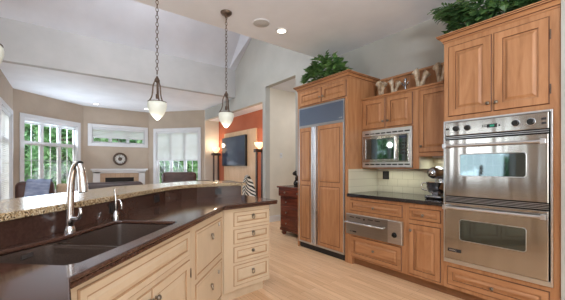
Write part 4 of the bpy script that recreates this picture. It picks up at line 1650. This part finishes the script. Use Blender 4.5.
# ------------------------------------------------------------------ dresser with statuette
t = thing('dresser', (3.41, 3.98, 0), 'dark cherry wood dresser standing between the refrigerator and the hall opening', 'dresser')
dx, y1, y0 = 3.25, 4.36, 3.60
part(t, 'body', MB().box(dx, XW - .01, y0, y1, .12, .72).box(dx - .03, XW - .01, y0 - .0, y1 + .02, .72, .87), 'cherry', bevel=.004)
part(t, 'top', MB().box(dx - .055, XW - .01, y0 - .0, y1 + .05, .87, .905), 'cherry', bevel=.01)
part(t, 'plinth', MB().box(dx - .01, XW - .01, y0, y1 + .01, .08, .125), 'cherry', bevel=.005)
for yy in (y1 - .05, y0 + .05):
    for xx in (dx + .05, XW - .07):
        part(t, 'foot', MB().lathe((xx, yy, 0), [(.025, 0), (.045, .02), (.05, .045), (.04, .07), (.05, .085)], 14), 'cherry', smooth=60)
for (z0, z1, xo) in ((.735, .855, .03), (.535, .70, 0), (.34, .515, 0), (.14, .32, 0)):
    d = part(t, 'drawer', MB().rings((dx - xo - .0005, y1 - .04, z0), UY, UZ, NX, y1 - y0 - .08, z1 - z0, [(0, 0, 0), (0, .008, 0), (.006, .012, 0), (.02, .012, 0), (.024, .009, 0)]), 'cherry')
    for yy in (y1 - .2, y0 + .2):
        part(d, 'knob', knob_mb((dx - xo - .0095, yy, (z0 + z1) / 2), NX, .016), 'nickel', smooth=50)
t = thing('statuette', (3.36, 4.02, .905), 'small dark curled statuette on the cherry dresser', 'statuette')
part(t, 'plinth', MB().lathe((3.36, 4.02, .905), [(.05, 0), (.05, .02), (.035, .03)], 16), 'statue', smooth=50)
pts = smooth_path([(3.36, 4.02, .93), (3.35, 4.05, .99), (3.36, 4.0, 1.05), (3.36, 4.03, 1.11), (3.35, 4.06, 1.15), (3.36, 4.03, 1.19)], 5)
part(t, 'figure', MB().tube(pts, [.03 + .014 * math.sin(i * .75) for i in range(len(pts) - 1)] + [.012], 10), 'statue', smooth=60)
o = thing('light_switch', (4.1, 5.418, 1.53), 'small white switch plate on the pale hall wall', 'light switch')
part(o, 'plate', MB().box(4.02, 4.09, 5.412, 5.4195, 1.47, 1.59), 'white', bevel=.002)
part(o, 'toggle', MB().box(4.047, 4.063, 5.404, 5.412, 1.515, 1.545), 'dial')

# ------------------------------------------------------------------ stand mixer
mx, my = 3.27, 1.50
t = thing('stand_mixer', (mx, my, .918), 'silver stand mixer with a steel bowl on the black counter beside the ovens', 'stand mixer')
part(t, 'base', soft_box(mx - .1, mx + .2, my - .09, my + .09, .9185, .955, .016), 'pewter', smooth=60)
part(t, 'column', soft_box(mx + .12, mx + .2, my - .05, my + .05, .95, 1.15, .025), 'pewter', smooth=60)
hd = MB().lathe((mx - .13, my, 1.2), [(.02, 0), (.05, .012), (.062, .05), (.068, .14), (.072, .24), (.06, .32), (.03, .345)], 20, (1, 0, 0))
part(t, 'motor_head', hd, 'pewter', smooth=60)
part(t, 'hub_cap', MB().lathe((mx - .131, my, 1.2), [(.028, .003), (.026, -.012), (.001, -.014)], 16, (1, 0, 0)), 'chrome', smooth=50)
bw = part(t, 'bowl', MB().lathe((mx - .0, my, .955), [(.05, 0), (.055, .01), (.085, .035), (.105, .08), (.11, .14), (.113, .142), (.107, .142), (.1, .08), (.08, .04), (.001, .02)], 28), 'chrome', smooth=60)
part(bw, 'handle', MB().tube(smooth_path([(mx - .02, my + .1, 1.085), (mx - .03, my + .145, 1.08), (mx - .03, my + .15, 1.02), (mx - .02, my + .095, 1.0)], 4), .008, 8), 'chrome', smooth=60)
part(t, 'beater', MB().tube([(mx - .02, my, 1.15), (mx - .02, my, 1.06)], .012, 8), 'steeltrim', smooth=60)

# ------------------------------------------------------------------ ornaments on the wall cabinets


def horns(loc, rz, sc, label):
    t = thing('ceramic_ornament', (0, 0, 0), label, 'ornament', 'cream ceramic ornaments')
    part(t, 'foot', MB().lathe((0, 0, 0), [(.05, 0), (.048, .012), (.03, .025)], 16), 'ceramic', smooth=60)
    for sgn, hgt, lean in ((-1, .17, .05), (1, .2, .035)):
        pts = smooth_path([(sgn * .014, 0, .015), (sgn * .02, 0, .06), (sgn * lean * .75, .004, .115), (sgn * lean * 1.1, 0, hgt - .02), (sgn * lean * 1.5, 0, hgt)], 4)
        n = len(pts) - 1
        r = [.026 - .004 * math.sin(math.pi * min(1, i / n * 1.3)) + .022 * max(0, i / n - .45) ** 1.3 / .55 for i in range(n + 1)]
        part(t, 'trunk', MB().tube(pts, r, 12), 'ceramic', smooth=60)
    t.location = loc
    t.rotation_euler = (0, 0, rz)
    t.scale = (sc, sc, sc)
    return t


ZC = 2.2
h = horns((3.40, 2.29, ZC), math.radians(70), 1.0, 'mottled cream forked ceramic ornament closest to the refrigerator cabinet')
copy_tree(h, (3.43, 2.12, ZC), math.radians(150), .98, 'mottled cream forked ceramic ornament left of the pewter figure')
copy_tree(h, (3.42, 1.765, ZC), math.radians(110), 1.14, 'mottled cream forked ceramic ornament right of the pewter figure')
copy_tree(h, (3.42, 1.52, ZC), math.radians(75), 1.16, 'mottled cream forked ceramic ornament closest to the tall oven cabinet')
t = thing('pewter_figure', (3.42, 1.955, 2.192), 'small pewter candlestick figure between the cream ceramic ornaments', 'figurine')
part(t, 'stem', MB().lathe((3.42, 1.955, 2.1905), [(.04, 0), (.04, .01), (.015, .02), (.01, .06), (.018, .08), (.01, .1), (.012, .15), (.02, .17), (.016, .185)], 16), 'pewter', smooth=60)
part(t, 'arms', MB().tube(smooth_path([(3.42, 1.915, 2.33), (3.42, 1.925, 2.30), (3.42, 1.955, 2.29), (3.42, 1.985, 2.30), (3.42, 1.995, 2.33)], 4), .007, 8), 'pewter', smooth=60)

# ------------------------------------------------------------------ plants on the tall cabinets


def fill_plant(name, c, lx, ly, hz, n, size, label, mat, spill=0., fronds=0, ylo=-9, yhi=9):
    t = thing(name, c, label, 'plant')
    C_ = Vector(c)
    mb, st = MB(), MB()
    for i in range(n):
        a = random.uniform(0, 6.283)
        rr = math.sqrt(random.random())
        px, py = math.cos(a) * rr, math.sin(a) * rr
        hh = hz * (1 - .75 * rr ** 2) * random.uniform(.25, 1.0)
        p = C_ + Vector((px * lx, py * ly, hh + .02))
        d = Vector((px * .9 + random.uniform(-.5, .5), py * .9 + random.uniform(-.5, .5), random.uniform(-.35, .6)))
        L = size * random.uniform(.7, 1.3)
        leaf(mb, p, d, Vector((0, 0, 1)), L, L * random.uniform(.5, .75), 0, random.uniform(.2, .9))
        if i % 9 == 0:
            st.tube([C_ + Vector((px * lx * .4, py * ly * .4, .0)), C_ + Vector((px * lx * .7, py * ly * .7, hh * .7)), p], .003, 5)
    for k in range(fronds):
        a = random.uniform(0, 6.283)
        d = Vector((math.cos(a) * lx, math.sin(a) * ly, 0)).normalized()
        ln = random.uniform(.28, .46)
        o_ = C_ + Vector((math.cos(a) * lx * .45, math.sin(a) * ly * .45, hz * .3))
        sp_ = smooth_path([o_, o_ + d * ln * .4 + UZ * ln * .3, o_ + d * ln * .8 + UZ * ln * .32, o_ + d * ln * 1.05 + UZ * ln * .18], 6)
        st.tube(sp_, .0035, 5)
        side = d.cross(UZ)
        for i in range(3, len(sp_)):
            for sg in (-1, 1):
                leaf(mb, sp_[i], side * sg + d * .9 + UZ * random.uniform(-.2, .2), UZ, ln * .42 * (1.15 - i / len(sp_) * .7), .022, 0, .5)
    keep = [(f, m_) for f, m_ in zip(mb.f, mb.m) if all(mb.v[i].x < 3.6 and ylo < mb.v[i].y < yhi and mb.v[i].x > 2.8 and (mb.v[i].z > c[2] + .004 or mb.v[i].x < 2.89) for i in f)]
    mb.f = [k[0] for k in keep]
    mb.m = [k[1] for k in keep]
    for p in st.v:
        p.x = min(p.x, 3.6)
        p.y = min(max(p.y, ylo), yhi)
        p.z = max(p.z, c[2] + .004)
    part(t, 'leaves', mb, mat, fixn=False)
    part(t, 'stems', st, mat)
    base = MB().lathe(C_, [(1, 0), (1, .015), (.8, .03), (.2, .04)], 20)
    for p in base.v:
        p.x = C_.x + (p.x - C_.x) * lx * .6
        p.y = C_.y + (p.y - C_.y) * ly * .6
    part(t, 'moss_base', base, 'soil', smooth=60)
    return t


fill_plant('potted_greenery', (3.15, 3.10, 2.53), .18, .40, .42, 520, .11, 'bushy green plant on top of the refrigerator cabinet', 'leaf')
fill_plant('potted_greenery', (3.17, .98, 2.55), .2, .36, .30, 330, .1, 'feathery fern and ivy plant on top of the tall oven cabinet', 'leaf2', fronds=26, ylo=.47, yhi=1.36)
mb = MB()
